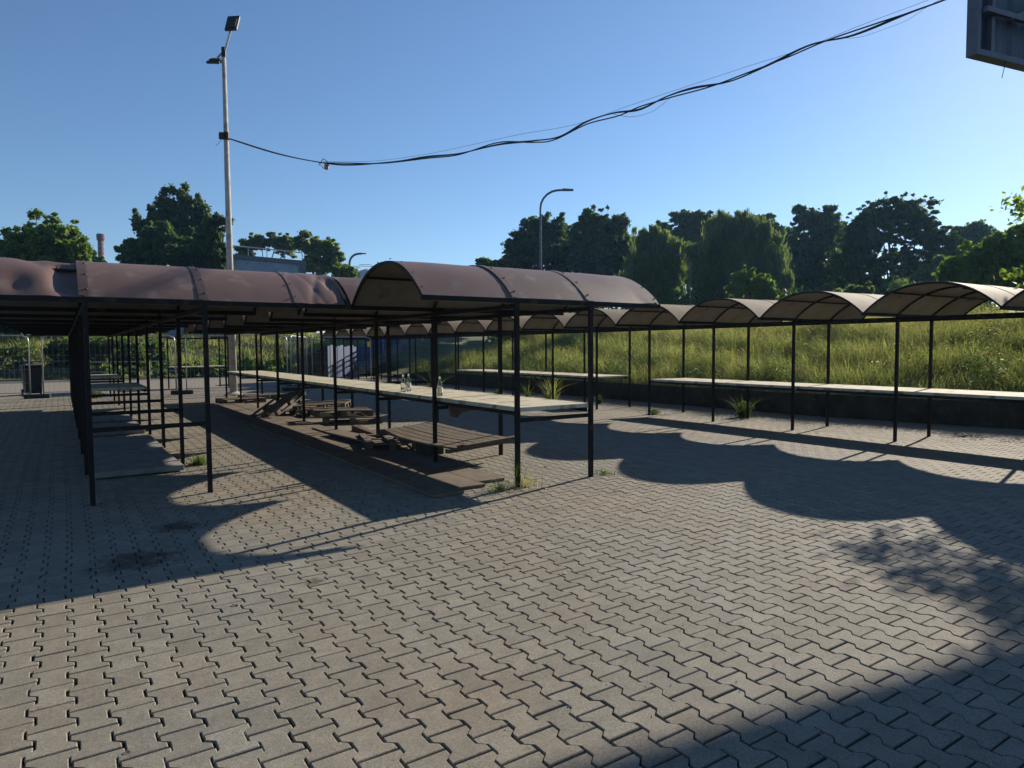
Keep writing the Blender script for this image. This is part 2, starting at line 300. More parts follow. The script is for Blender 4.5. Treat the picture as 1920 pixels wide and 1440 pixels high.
def make_stall(name, label, group, w, b, zv, h, ovl, ovr, zt, roofm, slab=True, rails=True, zrail=.72, dents=None, ext=0, screws=False):
    """origin at the near front post; the row runs along +Y, the vault along X"""
    t = thing(name, label, 'market stall', group=group)
    xs = [-ovl, 0, w, w+ovr]
    if ext: xs.append(w+ovr+ext)
    P = .046
    for x in (0, w): MB().box(x-P/2, x+P/2, -P/2, P/2, 0, zv-.05).build('post', 'steel', t)
    for k in range(len(xs)-1):
        d = dents.get(k) if dents else None
        MB.build(sheet(xs[k]-.006, xs[k+1]+.006+(.05 if d is None else 0), b, zv, h, nx=26 if d else 6, ny=44 if d else 22, dent=d, gap=.004+.007*(k % 2)), 'roof_sheet', ['roof_dent' if d else roofm, 'under' if roofm == 'roof_pale' else 'under_dark'], t, smooth=2)
    for x in xs: rib(x, b, zv-.002, h, .032).build('arch_rib', 'steel', t)
    for u in (-.5, .5): MB().bar((xs[0], b/2+u*b/2, zv+arch(u, h)-.047), (xs[-1], b/2+u*b/2, zv+arch(u, h)-.047), .028).build('purlin', 'steel', t)
    MB().box(xs[0]-.02, xs[-1]+.02, -.02, .02, zv-.051, zv+.001).build('eave_beam', 'steel', t)
    for x in (0, w): MB().box(x-.024, x+.024, .026, b-.026, zv-.105, zv-.057).build('ledger', 'steel', t)
    if screws:
        for x in xs:
            for u in (-.93, -.72, -.45, -.15, .2, .6): MB().lathe([(0, .012), (.009, .008), (.012, 0)], 6, (x+.02, b/2+u*b/2, zv+arch(u, h)+.018)).build('screw', 'black', t)
        for x in (0, w):
            mb = MB(); n = 16
            vs = [(x-.05+sx*.085, b/2+u_*b/2, zv+arch(u_, h)+.0185) for u_ in [-1+2*j/n for j in range(n+1)] for sx in (0, 1)]
            mb.add(vs, [(2*j, 2*j+1, 2*j+3, 2*j+2) for j in range(n)]); mb.build('seam_strip', 'roof_strip', t, smooth=True)
    # gutter strip under the valley
    MB().box(xs[0]+.1, xs[-1]-.1, .028, .075, zv-.05, zv-.042).build('gutter', 'under', t)
    if slab:
        x0, x1 = .026, w-.026
        MB().box(x0, x1, .004, b-.004, zt-.05, zt).build('tabletop', 'slab', t, bev=.005)
        for x in (.045, w-.045): MB().box(x-.02, x+.02, .032, b-.032, zt-.094, zt-.052).build('table_rail', 'steel', t)
    if rails: MB().box(.025, w-.025, -.018, .018, zrail, zrail+.045).build('cross_rail', 'steel', t)
    return t
def place(proto, y, label, first):
    o = proto if first else dup(proto); o['label'] = label; return o
def end_posts(t, w, b, zv, zrail=None):
    for x in (0, w): MB().box(x-.023, x+.023, b-.023, b+.023, 0, zv-.05).build('post', 'steel', t)
    MB().box(-1.0, w+1.0, b-.02, b+.02, zv-.051, zv+.001).build('eave_beam', 'steel', t)

def wrinkle(seed, amp, soft=1.0):
    r = random.Random(seed); ws = [(r.uniform(2, 9), r.uniform(1.5, 6), r.uniform(0, 6.28), r.uniform(.3, 1)) for _ in range(7)]
    def f(s, u): return amp*sum(a*math.sin(p*s+q*u+ph) for p, q, ph, a in ws)/3
    return f
def sg(x, w): return 1/(1+math.exp(-max(-40, min(40, x/w))))
def dent_left(s, u):                                                # crushed sheet: shallow folds and a pocket with a sharp lip by the seam
    e = min(1, (1.0-s)*8)
    d = wrinkle(3, .010)(s, u)
    ridge = abs(math.sin(6.0*s+2.4*u+.2)); d -= .020*(1-ridge)**2*sg(.1-u, .2)
    lip = -.47+.35*(.8-s)
    pk = sg(lip-u, .018)*sg(s-.78, .02)*sg(u+.92, .03)*min(1, e+.4); d -= .062*pk
    d -= .05*math.exp(-((s-.50)/.10)**2-((u+.84)/.13)**2)
    d -= .035*math.exp(-((s-.86)/.10)**2-((u+.16)/.16)**2)+.02*math.exp(-((s-.62)/.09)**2-((u+.05)/.3)**2)
    return (0, .05*pk, d)
def dent_right(s, u):
    e = min(1, s*2.2)*min(1, (1-u)*1.2); d = wrinkle(8, .010)(s, u)*e
    r1 = abs(math.sin(5.5*s-3.6*u+.9)); d -= .022*(1-r1)**2*e*sg(.1-u, .2)
    r2 = abs(math.sin(9*s+4*u+2)); d -= .010*(1-r2)**2*e*sg(-.2-u, .15)
    d -= .055*math.exp(-((s-.84)/.10)**2-((u+.62)/.14)**2)
    return (0, .02*e*sg(-.7-u, .08), d)
def dent_small(s, u): return (0, 0, wrinkle(21, .007)(s, u)*(1-u*u))
def dent_curl(s, u):                                                # lifted far corner of the near middle roof
    return (0, 0, wrinkle(5, .005)(s, u)+.05*max(0, s-.75)/.25*max(0, -u-.6))

# middle row
WC, BC = 1.055, 2.0
mid0 = make_stall('market_stall', 'nearest stall of the middle row, tall brown arch roof over a concrete table', 'stalls of the middle row', WC, BC, 2.085, .44, 1.13, 1.12, .885, 'roof', dents={0: dent_small, 2: dent_curl}, screws=True)
mid0.location = (.03, 0, 0)
protoM = make_stall('market_stall', 'x', 'stalls of the middle row', WC, BC, 2.085, .44, 1.13, 1.12, .885, 'roof')
for i in range(1, 8):
    o = place(protoM, 0, '%s brown roofed stall from the near end of the middle row' % ORD[i], i == 1)
    o.location = (.03, i*BC, 0)
end_posts(o, WC, BC, 2.085); o['label'] = 'last stall at the far end of the middle row, beside the tall floodlight pole'

# left row
WL, BL = 1.09, 2.02
l0 = make_stall('market_stall', 'near end stall of the left row with dented brown roof sheets and no tabletop', 'stalls of the left row', WL, BL, 2.075, .44, 1.13, .97, .885, 'roof_left', slab=False, zrail=.73, dents={0: dent_left, 3: dent_right}, ext=.62, screws=True)
l0.location = (-3.94, 1.73, 0)
pl = make_stall('market_stall', 'x', 'stalls of the left row', WL, BL, 2.075, .44, 1.13, .97, .885, 'roof_left', slab=False, zrail=.73)
pt = make_stall('market_stall', 'x', 'stalls of the left row', WL, BL, 2.075, .44, 1.13, .97, .885, 'roof_left', slab=True, zrail=.73)
fl = ft = True
for i in range(1, 9):
    if i in (3, 6): o = place(pt, 0, '%s stall from the near end of the left row, with a tabletop' % ORD[i], ft); ft = False
    else: o = place(pl, 0, '%s stall from the near end of the left row, no tabletop' % ORD[i], fl); fl = False
    o.location = (-3.94, 1.73+i*BL, 0)
end_posts(o, WL, BL, 2.075)

# right row along the grass bank
WR, BR = 1.21, 1.985
pr0 = make_stall('market_stall', 'x', 'stalls of the right row', WR, BR, 2.237, .42, 1.1, 1.15, .894, 'roof_pale', slab=True, rails=False)
pr1 = make_stall('market_stall', 'x', 'stalls of the right row', WR, BR, 2.237, .42, 1.1, 1.15, .894, 'roof_pale', slab=False, rails=False)
fa = fb = True
for i in range(16):
    y = -4.0+i*BR
    if i == 5 or i > 9: o = place(pr1, 0, '', fb); fb = False; l = 'no table'
    else: o = place(pr0, 0, '', fa); fa = False; l = 'long table'
    o['label'] = '%s pale roofed stall from the near end of the right row, %s' % (ORD[i], l)
    o.location = (7.97+(.04 if y < 0 else 0), y, -.15); o.rotation_euler.z = RNG.normal(0, .002)
end_posts(o, WR, BR, 2.237)

# row further left, only its far end seen under the left roofs
pf = make_stall('market_stall', 'x', 'stalls of the outer left row', WC, BC, 2.04, .42, 1.1, 1.0, .885, 'roof_pale', slab=False, rails=False)
for i in range(5):
    o = pf if i == 0 else dup(pf); o['label'] = '%s pale roofed stall from the far end of the outer left row' % ORD[4-i]
    o.location = (-10.6, 11.6+i*BC, 0)
end_posts(o, WC, BC, 2.04)
# stall beyond the fence with a pale tabletop
pb = make_stall('market_stall', 'separate stall beyond the fence with a pale tabletop, seen between the left row posts', None, WC, BC, 2.085, .42, .8, .8, .885, 'roof', slab=True, rails=False)
pb.location = (-.6, 24.2, 0); pb.rotation_euler.z = math.radians(-82); end_posts(pb, WC, BC, 2.085)

# ------------------------------------------------------------------ boards, slabs and pallets under the stalls
def slabobj(name, label, cat, c, s, rz, m='slab_dark', grp=None, tilt=(0, 0), bev=.006):
    o = MB().box(-s[0]/2, s[0]/2, -s[1]/2, s[1]/2, 0, s[2]).build(name, m, bev=bev); o.location = c; o.rotation_euler = (tilt[0], tilt[1], rz); return tag(o, label, cat, grp)
G = 'concrete slabs on the paving under the left row'
for (y, lab, tl) in ((3.32+.9, 'large smooth concrete slab lying under the second bay of the left row, nearest slab', .0), (6.16, 'concrete slab lying just behind the nearest slab of the left row', .0),
                   (8.9, 'third concrete slab from the camera lying under the left row', .0), (11.6, 'farthest concrete slab lying under the left row', 0)):
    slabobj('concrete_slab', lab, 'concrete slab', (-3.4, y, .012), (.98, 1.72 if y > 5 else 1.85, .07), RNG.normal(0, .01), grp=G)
# low deck of old boards under the middle row: two lanes of long boards
deck = thing('board_deck', 'low deck of long old boards lying on the paving along the middle row', 'board deck', (0, 0, 0))
for k in range(3):
    x0 = -1.0+k*.372; y = .02+.18*k
    while y < 14:
        ln = rnd.uniform(2.2, 3.1); y1 = min(y+ln, 14.1)
        if k == 2 and (1.35 < y+ln/2 < 2.6): y1 = y+1.1; MB().box(x0, x0+.36, y, y1, .004, .036).build('board', 'ply', deck, bev=.004); y += 3.2; continue
        o = MB().box(x0, x0+.362, y, y1-.012, .004, .034+rnd.uniform(0, .006)).build('board', 'ply', deck, bev=.004); y = y1
MB().box(-.24, .1, 5.0, 6.6, .041, .062).build('board', 'ply', deck, bev=.004)

def make_pallet(name, label, L=1.2, Wd=.8, missing=()):
    t = thing(name, label, 'pallet', group='pallets under the middle row')
    for k in range(5):
        if k in missing: continue
        y = -Wd/2+.06+k*(Wd-.12)/4; MB().box(-L/2, L/2, y-.055, y+.055, .118, .14).build('deck_board', 'wood_x', t, bev=.003)
    for x in (-L/2+.05, 0, L/2-.05): MB().box(x-.05, x+.05, -Wd/2, Wd/2, .096, .1175).build('stringer_board', 'wood', t)
    for y in (-Wd/2+.05, 0, Wd/2-.05):
        for x in (-L/2+.06, 0, L/2-.06): MB().box(x-.06, x+.06, y-.045, y+.045, .0225, .0955).build('spacer_block', 'wood', t)
        MB().box(-L/2, L/2, y-.05, y+.05, 0, .022).build('bottom_board', 'wood_x', t)
    return t
p1 = make_pallet('pallet', 'flat pallet right beside the raised board panel, nearest of the flat pallets', missing=(3,)); p1.location = (.92, 7.55, .0); p1.rotation_euler = (0, 0, math.radians(-20))
def pal(lab, loc, rot):
    o = dup(p1); o['label'] = lab; o.location = loc; o.rotation_euler = rot; return o
pal('pallet lying on top of the nearest flat pallet, slightly turned', (.75, 7.75, .142), (0, math.radians(2), math.radians(-12)))
pal('pallet tipped up steeply, leaning on the pallet pile by the post', (-.02, 9.75, .20), (math.radians(-14), math.radians(-19), math.radians(42)))
pal('flat pallet behind the leaning pallet', (.75, 9.9, .0), (0, 0, math.radians(25)))
pal('loose pallet lying crosswise on the pallet behind the leaning one', (.95, 9.6, .142), (math.radians(2), math.radians(-3), math.radians(-30)))
pal('dark flat pallet near the foot of the floodlight pole', (.15, 14.6, .0), (0, 0, math.radians(5)))
pal('second flat pallet at the far end of the board deck by the pole foot', (1.05, 15.9, .0), (0, 0, math.radians(12)))

# raised board panel (a broken table board) resting on a block and a pallet
t = thing('board_platform', 'wide panel of grey weathered boards propped low beside the second post of the middle row', 'platform')
A = Vector((-.12, 3.62, .30)); B = Vector((.93, 3.78, .34)); Cc = Vector((.99, 1.5, .31)); D = Vector((-.02, 1.24, .29))
nb = 7
for k in range(nb):
    s0, s1 = k/nb, (k+1)/nb-.012
    a0 = A.lerp(B, s0); a1 = A.lerp(B, s1); d0 = D.lerp(Cc, s0); d1 = D.lerp(Cc, s1); mb = MB(); j = rnd.uniform(-.004, .004); n = 6; vs = []
    for i in range(n+1):
        f = i/n; sag = -.035*math.sin(f*math.pi)*(1-.5*s0)
        for q0, q1 in ((a0, d0), (a1, d1)):
            q = q0.lerp(q1, f); vs += [(q.x, q.y, q.z+sag+j), (q.x, q.y, q.z+sag+j-.025)]
    fs = []
    for i in range(n): b_ = i*4; fs += [(b_, b_+4, b_+6, b_+2), (b_+1, b_+3, b_+7, b_+5), (b_, b_+1, b_+5, b_+4), (b_+2, b_+6, b_+7, b_+3)]
    fs += [(0, 2, 3, 1), (n*4, n*4+1, n*4+3, n*4+2)]
    mb.add(vs, fs).build('board', 'wood', t)
for f in (.06, .93):
    q0 = A.lerp(D, f); q1 = B.lerp(Cc, f); MB().bar(q0-Vector((.08, 0, .055)), q1+Vector((.02, 0, -.055)), .07, .05).build('batten', 'wood_x', t)
q0 = D.lerp(Cc, 0); MB().bar(D+Vector((-.03, -.04, .016)), Cc+Vector((.02, -.04, .016)), .07, .04).build('end_board', 'wood_x', t)
slabobj('concrete_block', 'grey concrete block propping up the board panel', 'concrete block', (.32, 2.75, 0), (.24, .4, .235), .1, 'darkconc')
o = dup(p1); o['label'] = 'pallet lying beneath the raised board panel'; o.location = (.15, 3.9, 0); o.rotation_euler = (0, 0, math.radians(75))
slabobj('loose_plank', 'pale loose plank lying along the paving below the board panel', 'plank', (-.12, 4.5, .075), (.34, 1.9, .03), math.radians(4), 'ply')
slabobj('loose_plank', 'rust coloured board edge on the ground beside the leaning pallet', 'plank', (.35, 5.3, .002), (.12, 1.7, .1), math.radians(-6), 'rustwood')
# scrap sheet hanging under the near table
mb = MB(); pts = [(0, 0), (.0, -.02), (.05, -.14), (.19, -.145), (.22, -.115), (.27, -.1), (.31, -.07), (.38, -.075), (.44, -.05), (.75, -.03), (.75, 0)]
vs = [(0, x, z) for x, z in pts]+[(.012, x, z) for x, z in pts]; n = len(pts)
mb.add(vs, [tuple(range(n)), tuple(range(n, 2*n))[::-1]]+[(i, n+i, n+(i+1) % n, (i+1) % n) for i in range(n)])
o = mb.build('torn_sheet', 'rustwood'); o.location = (.095, .85, .835); o.rotation_euler = (0, 0, 0); o.scale = (1, -1.3, 1.3); o.location.y = 1.75; tag(o, 'torn brown sheet hanging under the near table edge', 'torn sheet')

def bottle(label, x, y, full=False, lab=True):
    t = thing('glass_bottle', label, 'bottle', (x, y, .8865), group='empty bottles on the middle table')
    prof = [(0, 0), (.033, 0), (.036, .006), (.036, .14), (.034, .165), (.022, .2), (.0145, .225), (.013, .262), (.0155, .265), (.0155, .275), (.0125, .28)]
    inn = [(.0105, .28), (.0105, .225), (.019, .198), (.031, .163), (.033, .14), (.033, .01), (0, .008)]
    MB().lathe(prof+inn, 18).build('bottle_body', 'glass', t, smooth=True)
    if lab: MB().lathe([(.0368, .05), (.0368, .125)], 18).build('label_band', 'label', t, smooth=True)
    if full: MB().lathe([(0, .011), (.0322, .011), (.0322, .045), (0, .045)], 18).build('liquid', 'drink', t, smooth=True)
bottle('clear bottle on the middle table, leftmost of the standing pair', .14, 3.25, lab=False)
bottle('clear bottle with a label on the middle table, right one of the standing pair', .31, 3.42)
bottle('clear bottle on its own beside the second post, a little yellow liquid left', .20, 2.17, True)

# ------------------------------------------------------------------ floodlight pole and its cable
fl = thing('floodlight_pole', 'tall tapering pale concrete pole with two black floodlights', 'lamp post', (.62, 17.95, 0))
MB().tube([(0, 0, 0), (0, 0, 5), (0, 0, 11.35)], [.125, .098, .062], 14).build('pole', 'conc', fl, smooth=True)
MB().lathe([(.30, 0), (.28, .06), (.16, .12), (.13, .14)], 16).build('footing', 'conc', fl)
top = Vector((0, 0, 11.2)); hv = Vector((.83, -.55, 0))              # across the view
MB().tube([(0, 0, 11.1), (0, 0, 11.42)], .075, 10).build('cap', 'steel', fl)
hd = Vector((-.45, -.62, .0))
a1 = Vector((.20, -.25, 11.98)); a2 = Vector((-.17, .15, 11.02))
MB().tube([(0, 0, 11.2), a1], .035, 8).build('arm', 'galv', fl); MB().tube([(0, 0, 11.3), a2+Vector((0, 0, .1))], .035, 8).build('arm', 'galv', fl)
def head(c, tilt, rz):
    mb = MB(); mb.box(-.21, .21, -.30, .30, -.05, .035); mb.box(-.17, .17, -.14, .24, .035, .08)
    o = mb.build('lamp_head', 'black', fl, bev=.02); o.location = c; o.rotation_euler = (tilt, 0, rz)
    MB().box(-.1, -.01, -.08, .05, -.057, -.051).build('lens', 'lens', o); MB().box(.02, .11, -.08, .05, -.057, -.051).build('lens', 'lens', o)
head(a1+Vector((.03, -.04, .16)), math.radians(-66), math.radians(140)); head(a2+Vector((-.06, .02, -.03)), math.radians(28), math.radians(-30))
MB().box(-.22, -.08, -.08, .08, 8.46, 8.66).build('switch_box', 'black', fl, bev=.01)
MB().tube([(-.15, 0, 8.46), (-.2, 0, 8.36), (-.33, .02, 8.2)], .008, 4).build('loose_wire', 'black', fl)
MB().lathe([(.09, 8.44), (.095, 8.47), (.095, 8.68), (.09, 8.7)], 12).build('clamp', 'steel', fl)

PA = Vector((.70, 17.95, 8.55)); PB = Vector((11.2, -.4, 11.5)); pn = Vector((PB.y-PA.y, -(PB.x-PA.x), 0)).normalized()
def onplane(px, py, off=0):
    d = (fw + RT*((px-960)/F_PX) - UP*((py-720)/F_PX)); t = (PA+pn*off-CAM).dot(pn)/d.dot(pn); return CAM+d*t
def smoothpts(ps, k=8):
    out = []; ps = [Vector(p) for p in ps]
    for i in range(len(ps)-1):
        p0 = ps[max(i-1, 0)]; p1 = ps[i]; p2 = ps[i+1]; p3 = ps[min(i+2, len(ps)-1)]
        for j in range(k):
            u = j/k; out.append(.5*((2*p1)+(p2-p0)*u+(2*p0-5*p1+4*p2-p3)*u*u+(3*p1-p0-3*p2+p3)*u**3))
    return out+[ps[-1]]
cab = thing('overhead_cable', 'loosely twisted black cable bundle sagging from the floodlight pole across the sky', 'cable')
main = [(430, 260), (520, 288), (604, 305), (660, 309), (740, 303), (800, 294), (860, 288), (935, 271), (1000, 264), (1050, 256), (1100, 228), (1150, 212), (1200, 205), (1250, 181), (1300, 165), (1370, 152), (1440, 122), (1520, 84), (1600, 66), (1700, 26), (1790, -8), (1900, -60)]
mp = smoothpts([onplane(*q) for q in main])
MB().tube(mp, [.021+.005*math.sin(i*.35) for i in range(len(mp))], 6).build('main_strand', 'black', cab, smooth=True)
sec = [(604, 305), (660, 306), (720, 306), (800, 297), (860, 290), (935, 267), (1000, 267), (1040, 262), (1100, 233), (1160, 217), (1200, 200), (1260, 182), (1330, 163), (1400, 137), (1480, 106), (1550, 76), (1640, 45), (1730, 15), (1800, -14), (1900, -64)]
mp = smoothpts([onplane(*q) for q in sec]); MB().tube(mp, .015, 6).build('second_strand', 'black', cab, smooth=True)
up_ = [(606, 303), (700, 302), (800, 289), (900, 268), (980, 251), (1080, 233), (1180, 198), (1300, 158), (1400, 125), (1500, 93), (1620, 45), (1740, 0), (1880, -60)]
mp = smoothpts([onplane(*q) for q in up_]); MB().tube(mp, .005, 4).build('carrier_wire', 'black', cab)
lo = [(1150, 214), (1185, 219), (1225, 208), (1260, 180)]; mp = smoothpts([onplane(*q) for q in lo]); MB().tube(mp, .005, 4).build('loose_strand', 'black', cab)
lo = [(1570, 71), (1610, 70), (1660, 54), (1700, 38), (1740, 12), (1770, -5)]; mp = smoothpts([onplane(*q) for q in lo]); MB().tube(mp, .004, 4).build('loose_strand', 'black', cab)
lo = [(602, 304), (606, 298), (612, 302), (616, 309), (612, 316), (605, 314), (600, 306), (598, 311)]; mp = smoothpts([onplane(*q) for q in lo]); MB().tube(mp, .011, 5).build('wire_loop', 'black', cab)
c = onplane(612, 311); MB().box(c.x-.06, c.x+.06, c.y-.05, c.y+.05, c.z-.11, c.z+.06).build('junction_box', 'box', cab, bev=.02)

# ------------------------------------------------------------------ billboard at the top right (seen from the back)
bb = thing('billboard', 'dark back of a raised billboard with a metal frame, upper right corner', 'billboard', (10.9, .05, 7.2), math.radians(-10.5))
Wb, Hb = 9.0, 4.8
mb = MB(); n = 62
vs = []
for i in range(n+1):
    x = .1+(Wb-.2)*i/n; y = .115+(.03 if (i//2) % 2 else 0)
    vs += [(x, y, .12), (x, y, Hb-.12)]
mb.add(vs, [(2*i, 2*i+2, 2*i+3, 2*i+1) for i in range(n)]); mb.build('back_sheet', 'board', bb)
MB().box(.08, Wb-.08, .17, .21, .08, Hb-.08).build('front_panel', 'board', bb)
MB().box(0, .1, 0, .22, 0, Hb).build('frame_side', 'frame', bb); MB().box(Wb-.1, Wb, 0, .22, 0, Hb).build('frame_side', 'frame', bb)
MB().box(.102, Wb-.102, 0, .22, 0, .11).build('frame_rail', 'frame', bb); MB().box(.102, Wb-.102, 0, .22, Hb-.11, Hb).build('frame_rail', 'frame', bb)
for x in (.45, 2.4, 4.5, 6.8): MB().box(x, x+.1, .02, .11, .12, Hb-.12).build('stiffener', 'frame', bb)
for z in (.8, 3.4): MB().box(.15, Wb-.15, -.09, -.003, z, z+.1).build('cross_beam', 'frame', bb)
MB().bar((.9, -.04, .8), (3.2, -.04, 1.8), .07).build('brace', 'frame', bb)
for x in (4.2, 7.9): MB().box(x, x+.22, -.34, -.095, -7.2, Hb-.3).build('support_post', 'steel', bb)
MB().tube([(.93, .03, .03), (.9, .03, -.08), (.82, .03, -.34)], .008, 4).build('loose_wire', 'black', bb)

def unit(r, n): v = r.normal(size=(n, 3)); return v/np.linalg.norm(v, axis=1)[:, None]
def leaves(cen, rad, per, size, r, droop=0, flat=1.0):
    """leaf quads scattered through clumps (cen, rad); blades face roughly outwards from their clump"""
    k = len(cen); idx = np.repeat(np.arange(k), (per*np.clip((rad/rad.mean())**2, .12, 4)*r.uniform(.55, 1.25, k)).astype(int)); n = len(idx)
    dr = unit(r, n); dr[:, 2] = np.abs(dr[:, 2])*np.where(r.random(n) < .3, -1, 1); dr /= np.linalg.norm(dr, axis=1)[:, None]
    rr = rad[idx]*np.where(r.random(n) < .82, .25+.9*r.random(n)**.7, 1.0+.7*r.random(n)**2); wob = 1+.28*np.sin(dr[:, 0]*7+idx)*np.sin(dr[:, 1]*6+idx*2.)
    p = cen[idx]+dr*(rr*wob)[:, None]*np.array([1, 1, flat])
    if droop: p[:, 2] -= np.abs(r.normal(0, droop, n))*rad[idx]*(r.random(n) < .6)
    nn = dr*.55+unit(r, n)*.95+np.array([0, 0, .2]); nn /= np.linalg.norm(nn, axis=1)[:, None]
    u = np.cross(nn, unit(r, n)); u /= np.linalg.norm(u, axis=1)[:, None]+1e-9; v = np.cross(nn, u); s = size*r.uniform(.55, 1.4, n)[:, None]
    if droop: u = unit(r, n)*.35+np.array([0, 0, -1.]); u /= np.linalg.norm(u, axis=1)[:, None]; v = np.cross(u, nn); v /= np.linalg.norm(v, axis=1)[:, None]+1e-9; u *= 1.5; v *= .5
    co = np.stack([p-u*s, p+v*s*.6, p+u*s, p-v*s*.6], 1).reshape(-1, 3); return co, np.arange(n*4).reshape(-1, 4)
# ------------------------------------------------------------------ grass bank on the right
def bank_z(x, y):
    d = x-bank_x(y); e = np.interp(y, [-9, 24, 29], [1, 1, 0])
    return float(np.interp(d, [0, .04, .05, 6.6, 8.5, 20, 60], [-.2, -.2, .34, 1.95, 2.15, 2.2, 2.3])*e)
ys = np.arange(-12, 29.1, .5); ds = [.045, .05, .3, .8, 1.4, 2, 2.7, 3.4, 4.5, 5.5, 6.6, 8.5, 10, 20, 40, 70]
mb = MB(); vs = [(bank_x(y)+d, y, bank_z(bank_x(y)+d, y)+(.04*math.sin(3*y+2*d) if d > .1 else 0)) for y in ys for d in ds]; nd = len(ds)
mb.add(vs, [(i*nd+j, i*nd+j+1, (i+1)*nd+j+1, (i+1)*nd+j) for i in range(len(ys)-1) for j in range(nd-1)])
tag(mb.build('grass_bank', 'turf', smooth=True), kind='structure')
mb = MB()
for i in range(len(ys)-1):
    y0, y1 = ys[i], ys[i+1]; a, b_ = bank_x(y0), bank_x(y1); h = .38*np.interp(y0, [24, 28], [1, .3])
    mb.add([(a, y0, -.2), (a+.09, y0, -.2), (a+.09, y0, h), (a, y0, h), (b_, y1, -.2), (b_+.09, y1, -.2), (b_+.09, y1, h), (b_, y1, h)], [(0, 3, 7, 4), (3, 2, 6, 7), (1, 5, 6, 2)])
tag(mb.build('retaining_kerb', 'darkconc'), 'long low dark retaining edge at the foot of the grass bank', 'retaining wall')

def blades(name, X, Y, Z, H, lean_dir, lean, wid, m, seed=0, parent=None, nseg=3, heads=None):
    n = len(X); r = np.random.default_rng(seed)
    a = lean_dir; lx, ly = np.cos(a), np.sin(a); fa = r.uniform(0, math.pi, n); wx, wy = np.cos(fa)*wid, np.sin(fa)*wid
    vs = []
    for k in range(nseg+1):
        s = k/nseg; ww = (1-s)**.6 if k < nseg else .12; off = lean*H*s**2; z = Z+H*(s-.22*lean*s**2)
        px = X+lx*off; py = Y+ly*off
        vs += [np.stack([px-wx*ww, py-wy*ww, z], -1), np.stack([px+wx*ww, py+wy*ww, z], -1)]
    co = np.stack(vs, 1); nv = 2*(nseg+1)
    q = np.array([(2*k, 2*k+1, 2*k+3, 2*k+2) for k in range(nseg)])
    fc = (q[None]+(np.arange(n)*nv)[:, None, None]).reshape(-1, 4)
    tips = co[:, -2:].mean(1); pre = co[:, -4:-2].mean(1)
    co = co.reshape(-1, 3)
    o = npmesh(name, co, fc, m, parent)
    return o, tips, pre
def grass_patch(n, ylo, yhi, dlo, dhi, hlo, hhi, seed, wid=.006):
    r = np.random.default_rng(seed); Y = r.uniform(ylo, yhi, n); D = dlo+(dhi-dlo)*r.random(n)**.9
    cl = np.sin(Y*2.1+D*1.7)+np.sin(Y*.8-D*2.9+1)+np.sin(Y*5.3+D*4.1)*.6+.8*np.sin(Y*7.7-D*6.3+2); keep = r.random(n) < .66+.2*cl; Y = Y[keep]; D = D[keep]; cl = cl[keep]; n = len(Y)
    bx = np.interp(Y, [-12, -6, -3, -.6, 1, 4.5, 9.5, 16, 25, 29], [13.9, 13.1, 12.4, 11.8, 11.4, 10.9, 10.8, 10.8, 10.9, 11.2])
    Z = np.interp(D, [0, .04, .05, 6.6, 8.5, 20, 60], [-.2, -.2, .34, 1.95, 2.15, 2.2, 2.3])*np.interp(Y, [-9, 24, 29], [1, 1, 0])-.02
    H = r.uniform(hlo, hhi, n)*np.clip(1+.24*cl, .4, 2)*np.where(D < .5, .6, 1); ang = math.pi+r.normal(0, .9, n)+.5*np.sin(Y*.9); lean = np.clip(r.normal(.62, .33, n), .05, 1.35)
    return bx+D, Y, Z, H, ang, lean, np.full(n, wid)*r.uniform(.6, 1.4, n)
a = grass_patch(88000, -4.5, 12, .04, 8.2, .26, .60, 1, .0042); b = grass_patch(46000, 12, 28, .04, 7.5, .28, .6, 2, .006); c = grass_patch(16000, -4, 28, 6.0, 10.5, .45, .75, 3, .005)
arr = [np.concatenate(q) for q in zip(a, b, c)]
o, tips, pre = blades('tall_grass', arr[0], arr[1], arr[2], arr[3], arr[4], arr[5], arr[6], 'grass', 5); tag(o, 'tall unmown meadow grass covering the bank behind the right row', 'grass', kind='stuff')
# seed heads: small slim lozenges on some tips
r_ = np.random.default_rng(9); dist_ = arr[0]-np.interp(arr[1], [-12, -6, -3, -.6, 1, 4.5, 9.5, 16, 25, 29], [13.9, 13.1, 12.4, 11.8, 11.4, 10.9, 10.8, 10.8, 10.9, 11.2]); tallm = r_.random(len(tips)) < .22+.5*(dist_ > 4.5); T = tips[tallm]; Pp = pre[tallm]; n = len(T); d = T-Pp; d /= np.linalg.norm(d, axis=1)[:, None]+1e-9
L_ = r_.uniform(.05, .12, n)[:, None]; sdv = np.cross(d, r_.normal(size=(n, 3))); sdv /= np.linalg.norm(sdv, axis=1)[:, None]; sdv *= r_.uniform(.003, .0065, n)[:, None]
drp = np.array([0, 0, -.02]); co = np.stack([T-d*.02, T+d*L_*.45+sdv, T+d*L_+drp, T+d*L_*.45-sdv], 1).reshape(-1, 3)
o = npmesh('grass_heads', co, np.arange(n*4).reshape(-1, 4), 'straw'); tag(o, 'pale seed heads of the tall meadow grass on the bank', 'grass', kind='stuff')

# broad-leaved weeds between the grass
r_ = np.random.default_rng(19); k = 210; Y = r_.uniform(-4, 27, k); D = .15+6.5*r_.random(k)**1.7; X = np.interp(Y, [-12, -6, -3, -.6, 1, 4.5, 9.5, 16, 25, 29], [13.9, 13.1, 12.4, 11.8, 11.4, 10.9, 10.8, 10.8, 10.9, 11.2])+D
WEEDC = np.stack([X, Y, np.array([bank_z(x, y) for x, y in zip(X, Y)])+r_.uniform(.1, .4, k)], -1); WEEDR = r_.uniform(.12, .42, k)

